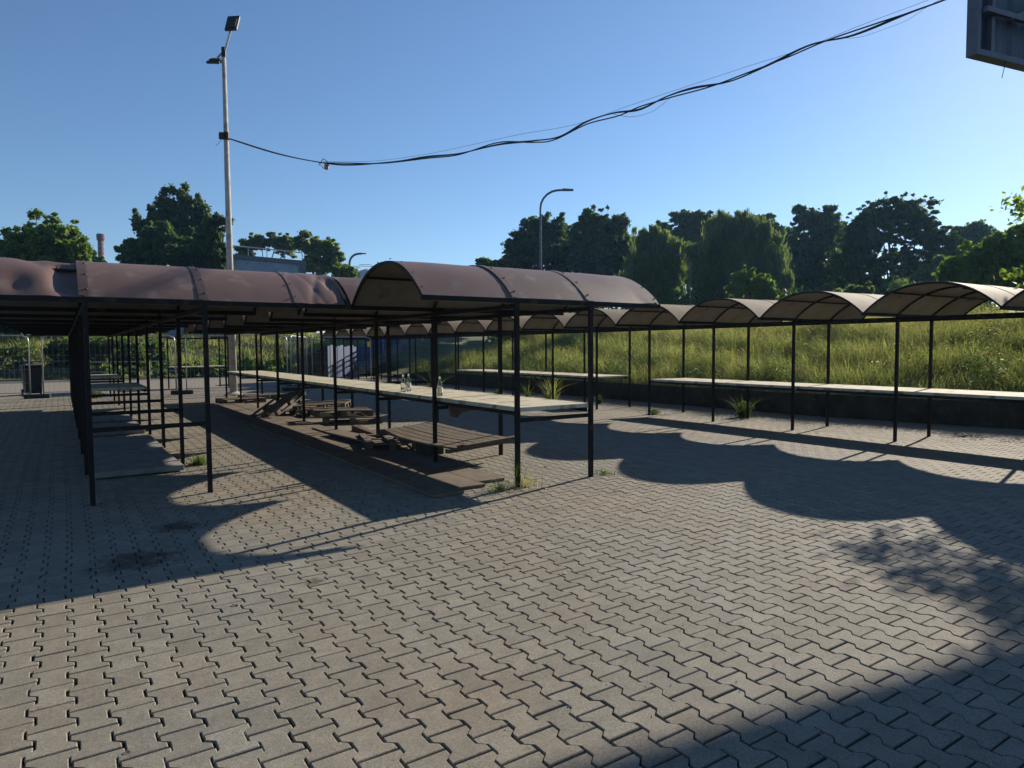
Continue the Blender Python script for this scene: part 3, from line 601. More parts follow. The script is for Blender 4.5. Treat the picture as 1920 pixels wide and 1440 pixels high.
# weeds growing from the paving
def weed(label, x, y, h, spread, n=60, seed=0, m='weed', wid=.006, heads=0, grp=None, cat='weed'):
    r = np.random.default_rng(seed); t = thing('weed_clump', label, cat, (x, y, gz(x)), 0, grp)
    R_ = np.abs(r.normal(0, spread*.4, n)); A_ = r.uniform(0, 6.283, n)
    o, tp, pr = blades('blades', R_*np.cos(A_), R_*np.sin(A_), np.zeros(n)-.01, h*r.uniform(.35, 1, n), A_+r.normal(0, .5, n), np.clip(r.normal(.5, .3, n), .05, 1.2), wid*r.uniform(.6, 1.4, n), m, seed, t)
    k = n//2; R_ = np.abs(r.normal(0, spread*.6, k)); A_ = r.uniform(0, 6.283, k)
    blades('low_leaves', R_*np.cos(A_), R_*np.sin(A_), np.zeros(k)-.01, h*r.uniform(.1, .3, k), A_, np.clip(r.normal(1.0, .3, k), .1, 1.6), wid*2.2*r.uniform(.6, 1.4, k), m, seed+50, t)
    if m == 'weed' and seed in (5, 6, 10, 11):
        kc = 14; A_ = r.uniform(0, 6.283, kc); R_ = spread*r.uniform(.1, .8, kc); cl = np.stack([R_*np.cos(A_), R_*np.sin(A_), h*r.uniform(.08, .55, kc)], -1); co, fc = leaves(cl, np.full(kc, spread*.32), 26, .016+.012*h, r); npmesh('leaf_spray', co, fc, m, t)
    return t
weed('tall weeds with dry stalks round the near post of the middle row', 0.03, 0.00, .55, .12, 30, 1, 'weed', .003)
weed('dry straw tuft at the foot of the near post of the middle row', 0.12, -0.03, .26, .3, 60, 2, 'straw', .0025)
weed('low green tuft at the corner of the board deck', -0.22, -0.02, .2, .22, 60, 3, 'weed', .004)
weed('small bright grass tuft between two posts of the left row', -2.66, 3.75, .19, .17, 110, 4)
weed('large leafy weed on the paving in front of the dark bank foot', 9.40, 4.22, .62, .24, 100, 5, 'weed', .0065)
weed('small weed at the foot of a right row post', 8.17, 5.98, .16, .22, 60, 6, 'weed', .008)
weed('creeping green strip beside the near right post of the middle row', 1.32, 0.02, .07, .26, 130, 7, 'weed', .005)
weed('tall reedy weed under the far table of the right row', 9.01, 11.35, 1.25, .28, 80, 8, 'grass', .007)
weed('thin upright weed left of the reedy weed', 8.90, 12.56, .7, .1, 26, 9, 'weed', .012)
weed('leafy weed at the kerb in front of the far tables', 8.41, 13.66, .32, .22, 60, 10, 'weed', .016)
weed('small upright weed near the gap in the right tables', 9.23, 9.27, .4, .08, 60, 11, 'weed', .007)
weed('dry tuft beside the foot of the floodlight pole', 0.10, 16.00, .22, .3, 90, 12, 'straw', .006)
weed('weedy tuft by the stall at the far end of the left row', -3.30, 19.60, .5, .25, 50, 13, 'weed', .012)
weed('pale arching weed at the end of the far table', 8.52, 18.70, 1.15, .18, 40, 14, 'weed', .016)
# litter: leaves, small stones, a drain stone
def litter(label, x, y, s, m, name='dead_leaf', cat='leaf', z=.004, grp=None):
    mb = MB(); k = 7; pts = [(s*math.cos(6.283*i/k)*rnd.uniform(.5, 1), s*math.sin(6.283*i/k)*rnd.uniform(.4, .8), rnd.uniform(0, s*.35)) for i in range(k)]
    mb.add(pts+[(0, 0, s*.1)], [(i, (i+1) % k, k) for i in range(k)]); o = mb.build(name, m); o.location = (x, y, z); o.rotation_euler.z = rnd.uniform(0, 6); return tag(o, label, cat, grp)
for (x, y), s, m, lab in (((*at(1061, 1075, 1).xy,), .03, 'white', 'small white scrap on the sunlit paving'),):
    m = 'conc'
    d = at(1061, 1075, 1)-CAM; q = CAM+d*(-CZ/d.z); litter(lab, q.x, q.y, .022, m, 'paper_scrap', 'paper scrap')
def gp(px, py, z=0): d = at(px, py, 1)-CAM; return CAM+d*((z-CZ)/d.z)
for px, py, s, m, lab in ((1023, 876, .035, 'bark', 'small dark dead leaf on the paving between the near posts'), (1024, 917, .02, 'white', 'tiny pale scrap on the shadow line before the near posts'), (845, 827, .06, 'box', 'orange brown dead leaf between the boards'),
                         (1155, 920, .03, 'bark', 'curled dead leaf on the paving right of the near post'), (1804, 819, .11, 'bark', 'dark clod lying before the grass bank on the right'), (985, 790, .06, 'box', 'reddish leaf in the shade behind the near post'), (237, 1415, .018, 'bark', 'small dead leaf in the foreground paving joint'), (440, 1138, .03, 'bark', 'dark crumb on the sunlit paving left'), (978, 869, .02, 'white', 'small white crumb beside the near post')):
    q = gp(px, py); q = gp(px, py, gz(q.x)); litter(lab, q.x, q.y, s, m, z=gz(q.x)+.004)
# fine crumbs and bits swept into the joints: one scattered lot
r = np.random.default_rng(31); n = 1500; X = r.uniform(-6, 8.8, n); Y = -6.8+r.random(n)**1.5*14; s = r.uniform(.0025, .007, n); A_ = r.uniform(0, 6.28, n)
P4 = [np.stack([X+s*np.cos(A_+k*2.1)*r.uniform(.6, 1.2, n), Y+s*np.sin(A_+k*2.1)*r.uniform(.6, 1.2, n), np.interp(X, GX, GZ)+.003], -1) for k in range(3)]+[np.stack([X, Y, np.interp(X, GX, GZ)+.003+s*.8], -1)]
co = np.stack(P4, 1).reshape(-1, 3); fc = (np.array([(0, 1, 3), (1, 2, 3), (2, 0, 3)])[None]+(np.arange(n)*4)[:, None, None]).reshape(-1, 3)
tag(npmesh('grit', co, fc, 'conc', nper=3), 'fine grit and crumbs scattered over the paving', 'grit', kind='stuff')

# ------------------------------------------------------------------ trees
def tree(label, px, ytop, wpx, depth, lobes, style='oak', m='leafA', name='tree', leaf=None, per=520, seed=0, base_z=0, clump=.17, nclump=15, grp='trees beyond the stalls', cat='tree', dens=1.0):
    """lobes: list of (px, py, rx_px, ry_px) ellipses seen in the photo; each is an ellipsoid at its real size and depth"""
    r = np.random.default_rng(seed); k = depth/F_PX; b = at(px, 640, depth); t = thing(name, label, cat, (b.x, b.y, base_z), 0, grp); org = np.array([b.x, b.y, base_z])
    cens = []; rads = []; limbs = []
    rtv = np.array(RT); fwv = np.array(fw)
    cpx = {'oak': 7.5, 'poplar': 6.5, 'willow': 8.5, 'airy': 6.0}[style]*min(1.0, max(.62, wpx/120))
    for (lx, ly, rx, ry) in lobes:
        rx *= 1.17; ry *= 1.12
        c = np.array(at(lx, ly, depth+r.uniform(-.12, .12)*wpx*k*.5))-org; RX = rx*k; RY = ry*k
        q = int(min(75, max(6, (1.5 if style != 'airy' else 1.35)*rx*ry/(cpx*cpx)))); d = unit(r, q); f = r.random(q)**.42
        cr = cpx*k*r.uniform(.4, 1.45, q); ph = r.uniform(0, 6, 3); lump = 1+.16*np.sin(4.2*d[:, 0]+ph[0])*np.cos(5.1*d[:, 2]+ph[1])+.10*np.sin(9*d[:, 2]+7*d[:, 0]+ph[2]); off = d*(f*lump*r.uniform(.86, 1.1, q))[:, None]
        pc = c+rtv*(off[:, :1]*np.maximum(RX-cr*.6, .1)[:, None])+fwv*(off[:, 1:2]*np.maximum(min(RX, RY*1.4)*.9-cr*.6, .1)[:, None])+np.array([0, 0, 1])*(off[:, 2:]*np.maximum(RY-cr*.6, .1)[:, None])
        e = max(3, q//4); de = unit(r, e); fe = r.uniform(.9, 1.02, e); ce = cpx*k*r.uniform(.35, .6, e)      # small sprays breaking the outline
        pe = c+rtv*(de[:, :1]*fe[:, None]*RX)+fwv*(de[:, 1:2]*fe[:, None]*RX*.8)+np.array([0, 0, 1])*(de[:, 2:]*fe[:, None]*RY)
        pc = np.vstack([pc, pe]); cr = np.concatenate([cr, ce])
        cens.append(pc); rads.append(cr); limbs.append((c, RX, RY, pc))
    cen = np.vstack(cens); rad = np.concatenate(rads); leaf = leaf*.85 if leaf else max(.06, depth*.0026)
    pern = int({'oak': 135, 'poplar': 130, 'willow': 130, 'airy': 82}[style]*dens)
    co, fc = leaves(cen, rad, pern, leaf, r, droop=1.3 if style == 'willow' else 0, flat=1.3 if style == 'poplar' else (.5 if style == 'airy' else .78))
    npmesh('crown', co, fc, m, t)
    # twig sprays sticking out of the outline
    H_ = cen[:, 2].max(); tr = max(.12, .022*wpx*k); mb = MB(); hub = np.array([0, 0, max(1.5, cen[:, 2].min()*.8)]); top_ = cen[np.argmax(cen[:, 2])]
    mb.tube([(0, 0, -.1), (.1, 0, hub[2]*.5), tuple(hub*np.array([1, 1, 1])), tuple(hub*.45+top_*.55), tuple(top_)], [tr*1.2, tr, tr*.8, tr*.4, tr*.08], 7); mb.build('trunk', 'bark', t, smooth=True)
    mb = MB()
    for (c, RX, RY, pc) in limbs:
        st = hub*.5+c*.5 if style != 'airy' else hub*.7+c*.3
        mb.tube([tuple(hub), tuple(hub*.6+c*.4+np.array([0, 0, -.2])), tuple(c)], [tr*.6, tr*.42, tr*.2], 5)
        for q in list(pc[:30])+list(pc[-e:]): mid = c*.5+q*.5+r.normal(0, .1, 3)*RX; mb.tube([tuple(c), tuple(mid), tuple(q)], [tr*.2, tr*.12, tr*.04], 4, cap=False)
    mb.build('limbs', 'bark', t)
    return t
r_ = np.random.default_rng(20); co, fc = leaves(WEEDC, WEEDR, 120, .026, r_, flat=1.1); tag(npmesh('bank_weeds', co, fc, 'bankweed'), 'darker broad leaved weeds scattered through the grass of the bank', 'weeds', kind='stuff')
# left side
tree('broad bright green maple at the far left', 90, 398, 175, 46, [(28, 470, 26, 38), (70, 458, 34, 52), (96, 430, 18, 34), (88, 470, 50, 44), (125, 460, 30, 46), (150, 478, 22, 30), (10, 485, 20, 20)], 'oak', 'leafB', seed=1, per=330, nclump=16, clump=.12)
tree('small dark tree beside the brick chimney', 176, 478, 30, 70, [(172, 488, 14, 14), (186, 490, 10, 8)], 'oak', 'leafA', seed=41, per=200)
tree('tall dark poplar group left of the floodlight pole', 345, 350, 190, 62, [(320, 392, 16, 42), (306, 420, 22, 44), (350, 398, 17, 46), (374, 410, 17, 44), (340, 440, 40, 50), (385, 440, 18, 40), (285, 415, 11, 24), (265, 425, 14, 18), (255, 412, 6, 16), (336, 470, 60, 36)], 'poplar', 'leafP', seed=2, per=300, nclump=18, clump=.085, name='poplar_tree')
tree('rounded maple in front of the poplars, left part', 268, 445, 90, 56, [(248, 468, 24, 24), (285, 452, 24, 30), (305, 440, 18, 22), (270, 485, 40, 22), (320, 470, 26, 30), (240, 490, 16, 14)], 'oak', 'leafP', seed=3, per=240, nclump=12, clump=.15, name='maple_tree')
tree('darker maple in front of the poplars, right of them beside the pole', 400, 400, 80, 54, [(408, 420, 14, 18), (395, 445, 20, 30), (375, 470, 26, 32), (410, 480, 18, 30), (350, 485, 30, 24), (425, 415, 10, 8)], 'oak', 'leafA', seed=4, per=260, nclump=12, clump=.15, name='maple_tree')
tree('light airy tree behind the blue grey building', 500, 433, 100, 75, [(490, 452, 24, 16), (518, 455, 24, 18), (470, 462, 16, 16), (540, 462, 18, 20), (455, 475, 18, 12)], 'airy', 'leafC', seed=5, per=110, nclump=14, clump=.1, name='acacia_tree')
tree('airy tree with visible branches right of the blue grey building', 600, 440, 110, 66, [(572, 455, 22, 20), (608, 462, 22, 22), (590, 480, 22, 24), (622, 480, 18, 26), (636, 502, 16, 18), (600, 505, 30, 22)], 'airy', 'leafC', seed=6, per=120, nclump=15, clump=.1, name='acacia_tree')
tree('low bushy tree at the foot of the far street lamp', 645, 495, 40, 60, [(640, 508, 16, 16), (655, 514, 14, 12)], 'oak', 'leafB', seed=7, per=200)
# right band
tree('small pale tree at the left end of the right tree band', 912, 480, 40, 60, [(908, 494, 14, 12), (928, 498, 14, 12)], 'oak', 'leafB', seed=8, per=200)
tree('dark oak behind the street lamp, left end of the tree band', 1010, 400, 130, 60, [(970, 470, 22, 40), (995, 445, 24, 40), (1020, 430, 16, 26), (1045, 432, 22, 32), (1020, 480, 48, 40), (1060, 480, 26, 40), (955, 495, 20, 20)], 'oak', 'leafA', seed=9, per=290, nclump=14, clump=.12, name='oak_tree')
tree('tall dark oak right of the street lamp', 1125, 393, 130, 58, [(1110, 425, 26, 32), (1135, 430, 26, 34), (1160, 430, 18, 30), (1125, 470, 50, 44), (1085, 470, 22, 34), (1175, 480, 24, 40), (1130, 520, 60, 36)], 'oak', 'leafA', seed=10, per=320, nclump=14, clump=.12, name='oak_tree')
tree('grey green birch group right of the dark oaks', 1230, 425, 120, 48, [(1205, 455, 20, 30), (1235, 450, 22, 26), (1225, 500, 44, 50), (1190, 520, 30, 44), (1265, 490, 24, 44), (1230, 550, 60, 34)], 'willow', 'leafC', seed=11, per=420, nclump=14, clump=.12, name='birch_tree')
tree('round dark oak crown rising behind the willow on the left', 1300, 395, 110, 66, [(1290, 420, 30, 26), (1315, 425, 28, 28), (1275, 440, 22, 20), (1300, 460, 50, 40)], 'oak', 'leafA', seed=12, per=260, nclump=13, clump=.13, name='oak_tree')
tree('wide drooping willow in the middle of the tree band', 1385, 395, 190, 44, [(1350, 425, 28, 28), (1390, 422, 30, 26), (1425, 440, 26, 30), (1340, 480, 40, 50), (1385, 480, 44, 54), (1440, 490, 34, 50), (1462, 520, 20, 44), (1310, 500, 26, 46), (1380, 540, 80, 40)], 'willow', 'leafC', seed=13, per=430, nclump=17, clump=.09, name='willow_tree')
tree('dark oak crown just right behind the willow top', 1425, 400, 80, 64, [(1410, 425, 24, 22), (1435, 425, 22, 24), (1455, 445, 18, 20), (1440, 470, 30, 34)], 'oak', 'leafA', seed=14, per=240, nclump=12, clump=.14, name='oak_tree')
tree('bright green bush tree in front of the willow', 1415, 500, 80, 34, [(1400, 525, 20, 24), (1425, 535, 20, 22), (1385, 545, 18, 20), (1440, 555, 18, 16)], 'oak', 'leafB', seed=15, per=260, nclump=12, clump=.12, name='ash_tree')
tree('gappy oak between the willow and the great round tree', 1525, 388, 110, 52, [(1505, 415, 20, 26), (1530, 410, 18, 24), (1555, 405, 14, 22), (1515, 450, 34, 30), (1550, 445, 26, 34), (1500, 500, 34, 50), (1545, 500, 40, 44), (1530, 550, 60, 30)], 'oak', 'leafA', seed=16, per=250, nclump=14, clump=.11, name='oak_tree')
tree('great round dark tree, tallest of the right tree band', 1675, 365, 210, 46, [(1665, 400, 48, 34), (1705, 400, 42, 34), (1625, 420, 34, 28), (1655, 440, 56, 34), (1725, 425, 26, 36), (1600, 450, 28, 34), (1640, 490, 56, 44), (1700, 500, 50, 40), (1590, 510, 40, 50), (1740, 440, 20, 28), (1650, 540, 90, 40)], 'airy', 'leafA', seed=17, per=255, nclump=19, clump=.075, name='ash_tree', leaf=.13)
tree('thin branching tree right of the great round tree', 1775, 420, 80, 44, [(1765, 445, 24, 18), (1785, 465, 24, 24), (1750, 480, 20, 20), (1770, 510, 20, 24)], 'airy', 'leafA', seed=18, per=130, nclump=14, clump=.1, name='ash_tree', leaf=.12)
tree('distant domed dark tree near the right edge', 1830, 415, 90, 58, [(1825, 435, 28, 20), (1850, 445, 24, 18), (1800, 450, 20, 18), (1830, 470, 44, 26)], 'oak', 'leafA', seed=19, per=220, nclump=13, clump=.13, name='oak_tree')
tree('sunlit green tree low at the right edge', 1850, 440, 180, 27, [(1800, 500, 30, 24), (1840, 480, 36, 32), (1880, 470, 36, 34), (1915, 460, 34, 40), (1860, 515, 70, 34), (1790, 525, 30, 20), (1915, 520, 40, 34), (1770, 535, 20, 14)], 'oak', 'leafB', seed=20, per=330, nclump=17, clump=.085, name='maple_tree', leaf=.085, base_z=2)
tree('bushy green shrub rising behind the right row roofs', 1600, 528, 90, 24, [(1585, 552, 20, 12), (1610, 550, 20, 12), (1632, 544, 10, 14), (1570, 556, 12, 8)], 'oak', 'leafC', seed=21, per=230, nclump=14, clump=.11, name='shrub', base_z=1.9, cat='shrub', leaf=.07)
# leafy tree just outside the right edge: a few leaves reach into view and it shades the paving
tr_ = thing('maple_tree', 'leafy branches reaching in at the right edge, nearest tree', 'tree', (13.4, -3.0, 1.6), 0, 'trees beyond the stalls')
r = np.random.default_rng(77); cen = np.array([(-1.45, 1.45, 3.3), (-1.5, .9, 2.9), (-1.1, .5, 3.6), (-.6, .9, 4.2), (0, 0, 4.6), (.6, -.8, 4.0), (-.6, -.9, 3.6), (.9, .6, 3.5), (0, .6, 3.2), (-1.6, .1, 3.3), (-.9, 1.7, 2.4), (0, -1.6, 3.2), (.4, 1.6, 3.4)]); rad = np.array([.42, .5, .55, .7, .8, .8, .8, .8, .8, .5, .4, .8, .8])
ext = np.array([(9.8, -1.05, 3.95), (9.4, -1.45, 3.8), (9.1, -1.85, 3.9), (9.4, -2.2, 3.9), (9.95, -1.5, 4.1), (9.62, -1.12, 2.7), (8.9, -2.5, 3.7), (10.3, -1.6, 3.4)])-np.array([13.4, -3.0, 1.6]); cen = np.vstack([cen, ext]); rad = np.concatenate([rad, [.24, .26, .2, .34, .22, .16, .4, .3]])
co, fc = leaves(cen, rad, 300, .055, r); npmesh('crown', co, fc, 'leafB', tr_)
mb = MB(); mb.tube([(0, 0, -.2), (.05, 0, 1.5), (0, 0, 2.6), (0, 0, 4.4)], [.16, .13, .1, .03], 8); mb.build('trunk', 'bark', tr_, smooth=True)
mb = MB()
for q in cen[:13]: mb.tube([(0, 0, 2.1), tuple(q*.5+np.array([0, 0, 1.1])), tuple(q)], [.05, .035, .012], 5)
mb.tube([(0, 0, 1.6), (-1.2, .4, 2.2), (-2.6, .9, 2.3), (-3.4, 1.4, 2.4), (-3.75, 1.8, 1.8)], [.06, .045, .03, .015, .005], 5)
for q in ext: mb.tube([(-2.6, .9, 2.3), tuple(q*.6+np.array([-2.6, .9, 2.3])*.4), tuple(q)], [.02, .012, .004], 4)
mb.build('limbs', 'bark', tr_)

# dark undergrowth on top of the bank and a hedge behind the left meadow
def hedge(name, label, p0, p1, h, dp, m, n, leaf, seed, cat='hedge', kind='stuff'):
    r = np.random.default_rng(seed); k = n; s = r.random(k); P0 = np.array(p0); P1 = np.array(p1); cen = P0+(P1-P0)*s[:, None]+np.stack([r.normal(0, dp, k), r.normal(0, dp, k), r.uniform(.1, 1, k)*h], -1); rad = r.uniform(.3, .6, k)*h*.55
    co, fc = leaves(cen, rad, 150, leaf, r); return tag(npmesh(name, co, fc, m), label, cat, kind=kind)
tree('dark oaks filling the gap behind the birch group', 1190, 440, 90, 72, [(1180, 475, 30, 34), (1215, 480, 30, 34), (1195, 520, 50, 34)], 'oak', 'leafA', seed=51)
tree('dark oaks filling the gap right of the willow', 1480, 430, 90, 70, [(1470, 455, 22, 28), (1490, 470, 26, 36), (1480, 520, 40, 40)], 'oak', 'leafA', seed=52)
tree('dark trees behind the great round tree, left of it', 1585, 420, 90, 68, [(1575, 440, 22, 26), (1590, 475, 36, 40), (1570, 530, 50, 40)], 'oak', 'leafA', seed=53)
tree('dark low trees behind the thin branching tree', 1800, 470, 120, 60, [(1720, 530, 44, 26), (1790, 490, 24, 24), (1850, 480, 40, 30)], 'oak', 'leafA', seed=54)
tree('dark oaks standing between the two leftmost oaks of the band', 1070, 430, 90, 68, [(1070, 455, 26, 34), (1085, 500, 46, 34), (950, 505, 30, 20)], 'oak', 'leafA', seed=55)
tree('dark tree showing between birch group and round oak', 1255, 425, 80, 66, [(1245, 450, 26, 30), (1270, 490, 34, 40), (1235, 540, 60, 30)], 'oak', 'leafA', seed=56)
tree('green tree low between the thin branching tree and the right edge', 1790, 500, 90, 40, [(1750, 520, 26, 22), (1790, 505, 30, 24), (1720, 545, 30, 14)], 'oak', 'leafC', seed=57)
hedge('undergrowth', 'dark undergrowth closing the view beneath the right tree band', tuple(at(930, 600, 42).xy)+(1.6,), tuple(at(1560, 600, 42).xy)+(2.0,), 2.6, 1.0, 'leafA', 170, .12, 61, 'undergrowth')
hedge('undergrowth', 'dark undergrowth beneath the great round tree at the right', tuple(at(1540, 600, 38).xy)+(1.8,), tuple(at(1840, 600, 36).xy)+(2.0,), 2.4, 1.0, 'leafA', 110, .11, 62, 'undergrowth')

# ------------------------------------------------------------------ far left: meadow slope, hedge, rails, road
mb = MB(); rows = []; xs = np.linspace(-70, 90, 110); 
prof = [(0, -.02), (.6, .05), (3, .3), (6, .9), (9, 1.8), (13, 2.5), (18, 2.7), (40, 2.8)]
for x in xs:
    y0 = float(np.interp(x, [-70, 4, 9.5, 12, 90], [44.3, 36.9, 33.0, 27.0, 27.0]))
    for d, z in prof: rows.append((x, y0+d, z+.06*math.sin(x*.7+d)))
n = len(prof); mb.add(rows, [(i*n+j, i*n+j+1, (i+1)*n+j+1, (i+1)*n+j) for i in range(len(xs)-1) for j in range(n-1)]); tag(mb.build('meadow_slope', 'turf', smooth=True), kind='structure')
r = np.random.default_rng(71); n = 30000; X = r.uniform(-26, 11, n); D = r.uniform(.2, 14, n); Y = np.interp(X, [-70, 4, 9.5, 12], [44.3, 36.9, 33.0, 27.0])+D; Z = np.interp(D, [q[0] for q in prof], [q[1] for q in prof])
cl = np.sin(X*1.3+D)+np.sin(X*.5-D*1.3); H = r.uniform(.2, .5, n)*(1+.3*cl)*np.where(D < 1.0, .35, 1)
o, _, _ = blades('meadow_grass', X, Y, Z, np.clip(H, .06, 1), r.uniform(0, 6.28, n), np.clip(r.normal(.5, .3, n), 0, 1.1), r.uniform(.014, .03, n), 'grass', 72, nseg=2); tag(o, 'sunlit rough grass on the slope behind the fence at the left', 'grass', kind='stuff')
hedge('shrub_belt', 'dark shrubs along the foot of the meadow slope behind the fence', (-26, 43, .2), (1, 40.1, .2), 1.7, .5, 'leafA', 190, .12, 73, 'shrub belt')
hedge('shrub_belt', 'dark shrub belt on top of the meadow slope', (-26, 56, 2.6), (4, 53, 2.6), 2.6, 1.0, 'leafA', 110, .2, 74, 'shrub belt')
hedge('shrub_belt', 'weedy green mound behind the fence near the grey pole', (-1.5, 36.5, .0), (7.5, 35.5, .0), .75, .5, 'leafB', 80, .09, 75, 'shrub belt')
# road and low blue handrails
g = MB(); g.add([(-40, 36.3, .0), (9, 33.4, .0), (9, 35.6, .002), (-40, 40.8, .002)], [(0, 1, 2, 3)]); tag(g.build('road', 'asphalt'), kind='structure')
def rail(label, x0, y0, x1, y1, h=.95, n=6, z0=0, z1=0, m='blue'):
    t = thing('handrail', label, 'handrail', (x0, y0, 0), group='handrails by the road')
    L = Vector((x1-x0, y1-y0, z1-z0))
    for hh in (h, h*.45): MB().tube([(0, 0, z0+hh), tuple(L+Vector((0, 0, z0+hh)))], .028, 6).build('rail_bar', m, t)
    for i in range(n+1): q = L*(i/n); MB().tube([(q.x, q.y, z0+q.z-.02), (q.x, q.y, z0+q.z+h)], .025, 6).build('rail_post', m, t)
rail('long blue handrail behind the fence, left part', -16, 37.6, -3.6, 36.4, 1.0, 7); rail('pale handrail behind the left row posts', -3.2, 35.4, 1.2, 34.6, .95, 3, m='galv')

# temporary mesh fence with block feet
def fence_panel(label, a, b, h=2.05, wires=26, tag_yellow=False):
    a = Vector(a); b = Vector(b); L = (b-a).length; t = thing('mesh_fence', label, 'fence', (a.x, a.y, 0), math.atan2(b.y-a.y, b.x-a.x), 'temporary mesh fence panels')
    r_c = .18; fr = [(0.03, 0, .08), (.03, 0, h-r_c), (.05, 0, h-.07), (.03+r_c, 0, h), (L-.03-r_c, 0, h), (L-.05, 0, h-.07), (L-.03, 0, h-r_c), (L-.03, 0, .08)]
    MB().tube(fr, .021, 8).build('frame', 'galv', t, smooth=True); MB().tube([(.03, 0, .18), (L-.03, 0, .18)], .012, 5).build('bottom_tube', 'galv', t)
    mb = MB()
    for i in range(1, wires): x = .03+(L-.06)*i/wires; mb.tube([(x, .01, .18), (x, .01, h-.01)], .0026, 3, cap=False)
    for z in (.5, .95, 1.4, 1.8): mb.tube([(.03, .014, z), (L-.03, .014, z)], .0026, 3, cap=False)
    mb.build('wire_mesh', 'galv', t)
    if tag_yellow: MB().box(L-.17, L-.05, -.03, -.022, h-.42, h-.2).build('yellow_tag', 'yellow', t)
    return t
def foot(label, x, y, rz):
    o = MB().box(-.36, .36, -.12, .12, 0, .13).build('rubber_block', 'black', bev=.02); o.location = (x, y, .003); o.rotation_euler.z = rz; tag(o, label, 'fence block', 'fence feet')
fence_panel('leftmost mesh fence panel, running out of view', (-8.55, 21.6, 0), (-5.02, 21.0, 0)); fence_panel('mesh fence panel seen behind the left row posts', (-4.72, 21.0, 0), (-.82, 20.1, 0)); fence_panel('mesh fence panel seen left of the floodlight pole', (-.55, 20.05, 0), (2.85, 19.45, 0))
fence_panel('mesh fence panel turned away, right of the floodlight pole', (3.0, 19.6, 0), (4.6, 22.9, 0), wires=22); fence_panel('mesh fence gate leaf with a yellow tag before the grey wall', (4.7, 22.6, 0), (7.0, 21.6, 0), wires=14, tag_yellow=True)
foot('long dark fence foot at the far left', -4.86, 20.85, math.radians(-10)); foot('dark fence foot between the left row posts', -.68, 20.0, math.radians(-5)); foot('dark fence foot behind the middle table', 2.95, 19.35, 0); foot('fence foot under the yellow tagged gate', 6.9, 21.6, 0)
# wheeled bin
bn = thing('wheeled_bin', 'black wheeled bin behind the mesh fence at the far left', 'bin', (-5.05, 23.1, 0), math.radians(8))
mb = MB(); mb.add([(-.24, -.28, .06), (.24, -.28, .06), (.24, .28, .06), (-.24, .28, .06), (-.3, -.36, 1.0), (.3, -.36, 1.0), (.3, .36, 1.0), (-.3, .36, 1.0)], [(0, 3, 2, 1), (4, 5, 6, 7), (0, 1, 5, 4), (1, 2, 6, 5), (2, 3, 7, 6), (3, 0, 4, 7)]); mb.build('bin_body', 'binplastic', bn, bev=.03)
MB().box(-.31, .31, -.38, .38, 1.005, 1.06).build('lid', 'binplastic', bn, bev=.02)
for x in (-.27, .27):
    mb = MB(); mb.lathe([(0, -.025), (.1, -.025), (.1, .025), (0, .025)], 14); o = mb.build('wheel', 'black', bn); o.rotation_euler = (0, math.pi/2, 0); o.location = (x, .33, .1)
litter('crumpled white scrap on top of the bin', -5.2, 22.9, .1, 'white', 'paper_scrap', 'paper scrap', 1.07)

# stairs climbing the slope to the right, blue railings, blue sheet screen and dark wall, far behind the middle table
o0 = at(652, 640, 37); SR = -YAW-math.radians(90)+math.radians(90)+math.radians(18)
st = thing('outdoor_stairs', 'dark concrete stairs climbing rightwards up the slope behind the middle table', 'stairs', (o0.x, o0.y, 0), SR)
for i in range(14): MB().box(i*.30, i*.30+.31, 0, 3.2, 0 if i == 0 else (i-1)*.16, (i+1)*.16).build('step', 'conc_worn', st)
for k_, yy in enumerate((-.12, 1.6, 3.35)):
    t = thing('stair_railing', ['nearest blue railing of the stairs', 'blue railing up the middle of the stairs', 'farthest blue railing of the stairs'][k_], 'railing', (o0.x, o0.y, 0), SR, 'blue stair railings')
    for hh in (.5, .78, 1.05): MB().tube([(-.9, yy, hh), (0, yy, .08+hh), (4.3, yy, 2.3+hh), (5.4, yy, 2.3+hh)], .03, 6).build('handrail_bar', 'blue', t)
    for i in range(7): x = -.85+i*.98; z = max(0, min(2.3, x*.53)); MB().tube([(x, yy, z-.2), (x, yy, z+1.1)], .032, 6).build('railing_post', 'blue', t)
    mb = MB()
    for i in range(30): x = -.8+i*.17; z = max(0, min(2.3, x*.53)); mb.tube([(x, yy, z+.1), (x, yy, z+1.0)], .009, 3, cap=False)
    mb.build('baluster_row', 'blue', t)
a0 = at(612, 640, 35); a1 = at(668, 640, 38); t = thing('sheet_screen', 'screen of faded blue and pale vertical sheets left of the stairs', 'screen', (a0.x, a0.y, 0), math.atan2(a1.y-a0.y, a1.x-a0.x)); L_s = (Vector((a1.x-a0.x, a1.y-a0.y))).length
for i in range(9): x = i*L_s/9; MB().box(x, x+L_s/9-.02, -.015*(i % 2), .02-.015*(i % 2), .05, 1.7+.06*math.sin(i*2.1)).build('sheet', ['sheet_blue', 'sheet_pale', 'sheet_blue'][i % 3], t)
MB().box(0, L_s, .025, .07, .3, .36).build('rail', 'blue', t); MB().box(0, L_s, .025, .07, 1.6, 1.66).build('rail', 'blue', t)
a0 = at(556, 640, 33); a1 = at(614, 640, 33.5); t = MB(); L_s = (Vector((a1.x-a0.x, a1.y-a0.y))).length
t.add([(0, 0, 0), (L_s, 0, 0), (L_s, 0, 1.75), (0, 0, .95), (0, .3, 0), (L_s, .3, 0), (L_s, .3, 1.75), (0, .3, .95)], [(0, 1, 2, 3), (4, 7, 6, 5), (3, 2, 6, 7), (0, 3, 7, 4), (1, 5, 6, 2)])
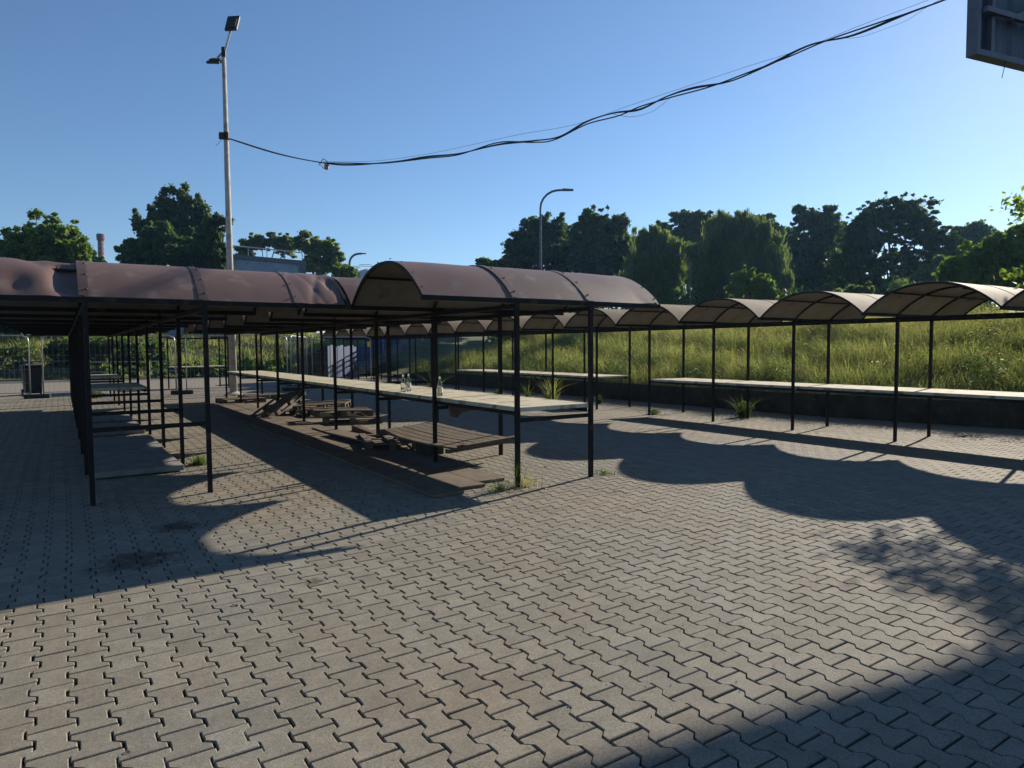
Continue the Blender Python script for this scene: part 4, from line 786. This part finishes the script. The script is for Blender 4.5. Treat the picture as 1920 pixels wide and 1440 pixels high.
gw = t.build('ramp_wall', 'darkconc'); gw.location = (a0.x, a0.y, 0); gw.rotation_euler.z = math.atan2(a1.y-a0.y, a1.x-a0.x); tag(gw, 'dark grey ramp wall with sloping top behind the fence gate', 'wall')

# ------------------------------------------------------------------ street lamps
def street_lamp(label, px, ybase, ytop, xarm, depth, thin=1.0):
    b = at(px, ybase, depth); tp = at(px, ytop, depth); e = at(xarm, ytop, depth); h = tp.z; t = thing('street_lamp', label, 'street lamp', (tp.x, tp.y, 0), 0, 'street lamps'); a = e-tp; a.z = 0
    R_ = min(1.3, a.length*.55); an = a.normalized(); r0 = .0021*depth*thin
    pts = [(0, 0, -.2), (0, 0, 1), (0, 0, h-R_)]+[tuple(an*(R_*(1-math.cos(q)))+Vector((0, 0, h-R_+R_*math.sin(q)))) for q in (.3, .6, .9, 1.2, 1.5)]+[tuple(an*(a.length*.72)+Vector((0, 0, h+.02)))]
    MB().tube(pts, [r0*1.3, r0*1.2]+[r0*.75]*(len(pts)-2), 8).build('pole', 'frame', t, smooth=True)
    q0 = an*(a.length*.68); q1 = an*a.length; sdv = Vector((-an.y, an.x, 0))*.14; z = h+.02
    mb = MB(); mb.add([(q0+sdv*.5)+Vector((0, 0, z-.06)), (q0-sdv*.5)+Vector((0, 0, z-.06)), (q1-sdv)+Vector((0, 0, z-.04)), (q1+sdv)+Vector((0, 0, z-.04)), (q0+sdv*.5)+Vector((0, 0, z+.07)), (q0-sdv*.5)+Vector((0, 0, z+.07)), (q1-sdv*.8)+Vector((0, 0, z+.02)), (q1+sdv*.8)+Vector((0, 0, z+.02))],
        [(0, 3, 2, 1), (4, 5, 6, 7), (0, 1, 5, 4), (1, 2, 6, 5), (2, 3, 7, 6), (3, 0, 4, 7)]); mb.build('lamp_head', 'frame', t)
street_lamp('street lamp rising above the near roof, arm bent to the right', 1013, 640, 357, 1075, 36)
street_lamp('small distant street lamp left of the near arched roof', 655, 640, 476, 687, 62)
street_lamp('faint street lamp against the birch trees, arm to the left', 1295, 640, 478, 1268, 40, .45)

# ------------------------------------------------------------------ far buildings
def placed(name, label, cat, px, depth, rz_face=0): b = at(px, 640, depth); return thing(name, label, cat, (b.x, b.y, 0), -YAW+rz_face)
def wpx(p, depth): return p*depth/F_PX
e0 = at(428, 640, 56); e1 = at(577, 640, 61); e0.z = e1.z = 0; w = (e1-e0).length; t = thing('hall_building', 'blue grey clad flat roofed building behind the left row', 'building', (e0.x, e0.y, 0), math.atan2(e1.y-e0.y, e1.x-e0.x)); h = at(440, 482, 56).z
MB().box(.12, w-.12, .12, 14, 0, h-.12).build('wall', 'greyblue', t); MB().box(0, w, 0, 14.1, h-.11, h+.25).build('roof_edge', 'frame', t)
for x in (0, w-.45): MB().box(x, x+.45, 0, .118, 0, h-.115).build('corner_post', 'frame', t)
MB().box(w*.97-.5, w*.97-.42, -.06, -.002, 2, h-.3).build('downpipe', 'frame', t)
MB().tube([(.3, .1, h+.95), (w-.3, .1, h+.95)], .05, 6).build('roof_rail', 'galv', t)
for i in range(5): x = .3+(w-.6)*i/4; MB().tube([(x, .1, h+.2), (x, .1, h+.95)], .035, 6).build('rail_post', 'galv', t)
# brick chimney
d = 190; b = at(196, 640, d); hh = at(196, 441, d).z; t = thing('brick_chimney', 'tall tapering brick chimney with white bands, far left', 'chimney', (b.x, b.y, 0))
n = 12; seg = []
MB().tube([(0, 0, 0), (0, 0, hh)], [wpx(8.5, d), wpx(4.6, d)], 20).build('stack', 'brick_old', t, smooth=True)
def cr(z): return wpx(8.5, d)+(wpx(4.6, d)-wpx(8.5, d))*z/hh
for k in range(6): z = hh*.70+k*hh*.038; MB().lathe([(cr(z)+.04, z), (cr(z)+.06, z+.2), (cr(z+.5)+.04, z+.5)], 20).build('pale_band', 'band', t)
MB().lathe([(cr(hh)+.12, hh-1.8), (cr(hh)+.3, hh-1.4), (cr(hh)+.3, hh-.1), (cr(hh)+.1, hh+.1)], 20).build('crown_ring', 'brick_old', t)
for px, yt, lab in ((176, 459, 'thin vent pipe left of the brick chimney'), (137, 422, 'thin mast rising from the bright maple')):
    b = at(px, 640, 150); hz_ = at(px, yt, 150).z; t = thing('vent_pipe' if px == 176 else 'radio_mast', lab, 'pipe' if px == 176 else 'mast', (b.x, b.y, 0))
    MB().tube([(0, 0, 0), (0, 0, hz_)], .16 if px == 176 else .06, 8).build('shaft', 'silo', t); MB().lathe([(.1, hz_-.9), (.34, hz_-.7), (.34, hz_-.1), (.1, hz_)], 10).build('cap', 'silo', t)
# silos
for k, (px, yt, wd, lab) in enumerate(((668, 512, 11, 'left one of two grey silos behind the street lamp'), (690, 509, 14, 'right one of two grey silos behind the street lamp'))):
    d = 150; b = at(px, 640, d); hz_ = at(px, yt, d).z; R_ = wpx(wd, d); t = thing('silo', lab, 'silo', (b.x, b.y, 0), 0, 'silos')
    MB().lathe([(R_, 0), (R_, hz_), (R_*.3, hz_+R_*.25), (0, hz_+R_*.27)], 24).build('tank', 'silo', t, smooth=False)
    MB().tube([(R_*math.cos(a_), R_*math.sin(a_), hz_+1.2) for a_ in np.linspace(0, 6.283, 20)], .07, 4).build('railing', 'silo', t)
# pale buildings glimpsed between the roofs
def bld(label, px, wd, ytop, depth, m, cells, rows, name='apartment_building', winm='glassdark'):
    b = at(px, 640, depth); h = at(px, ytop, depth).z; w = wpx(wd, depth); t = thing(name, label, 'building', (b.x, b.y, 0), -YAW); MB().box(0, w, 0, 9, 0, h).build('wall', m, t); MB().box(-.2, w+.2, -.2, 9.2, h+.003, h+.3).build('roof', 'frame', t)
    for i in range(cells):
        for j in range(rows):
            x = w*(i+.5)/cells; z = h-1.4-j*2.6; MB().box(x-.55, x+.55, -.05, -.003, z-.7, z+.6).build('window', winm, t)
bld('white hall with dark glazing glimpsed above the right row roofs', 822, 74, 588, 95, 'white', 5, 1, 'hall_building')
bld('long reddish low building behind the far right row roofs', 640, 120, 605, 110, 'brick', 12, 1, 'low_building')
bld('grey shed under the trees behind the near roof', 984, 34, 583, 60, 'frame', 3, 1, 'shed', 'lens')

# ------------------------------------------------------------------ thin bluish haze added over everything for the lens's veiling glare
m = bpy.data.materials.new('veil'); m.use_nodes = True; t = m.node_tree; t.nodes.clear(); vo = t.nodes.new('ShaderNodeVolumePrincipled'); ou = t.nodes.new('ShaderNodeOutputMaterial'); t.links.new(vo.outputs[0], ou.inputs['Volume'])
vo.inputs['Color'].default_value = (.3, .58, 1, 1); vo.inputs['Density'].default_value = .0003; vo.inputs['Anisotropy'].default_value = .45; M['veil'] = m
tag(MB().box(-170, 250, -80, 250, -1.1, 44).build('veil', 'veil'), 'thin bluish haze standing in for lens glare', 'veil', kind='stuff')
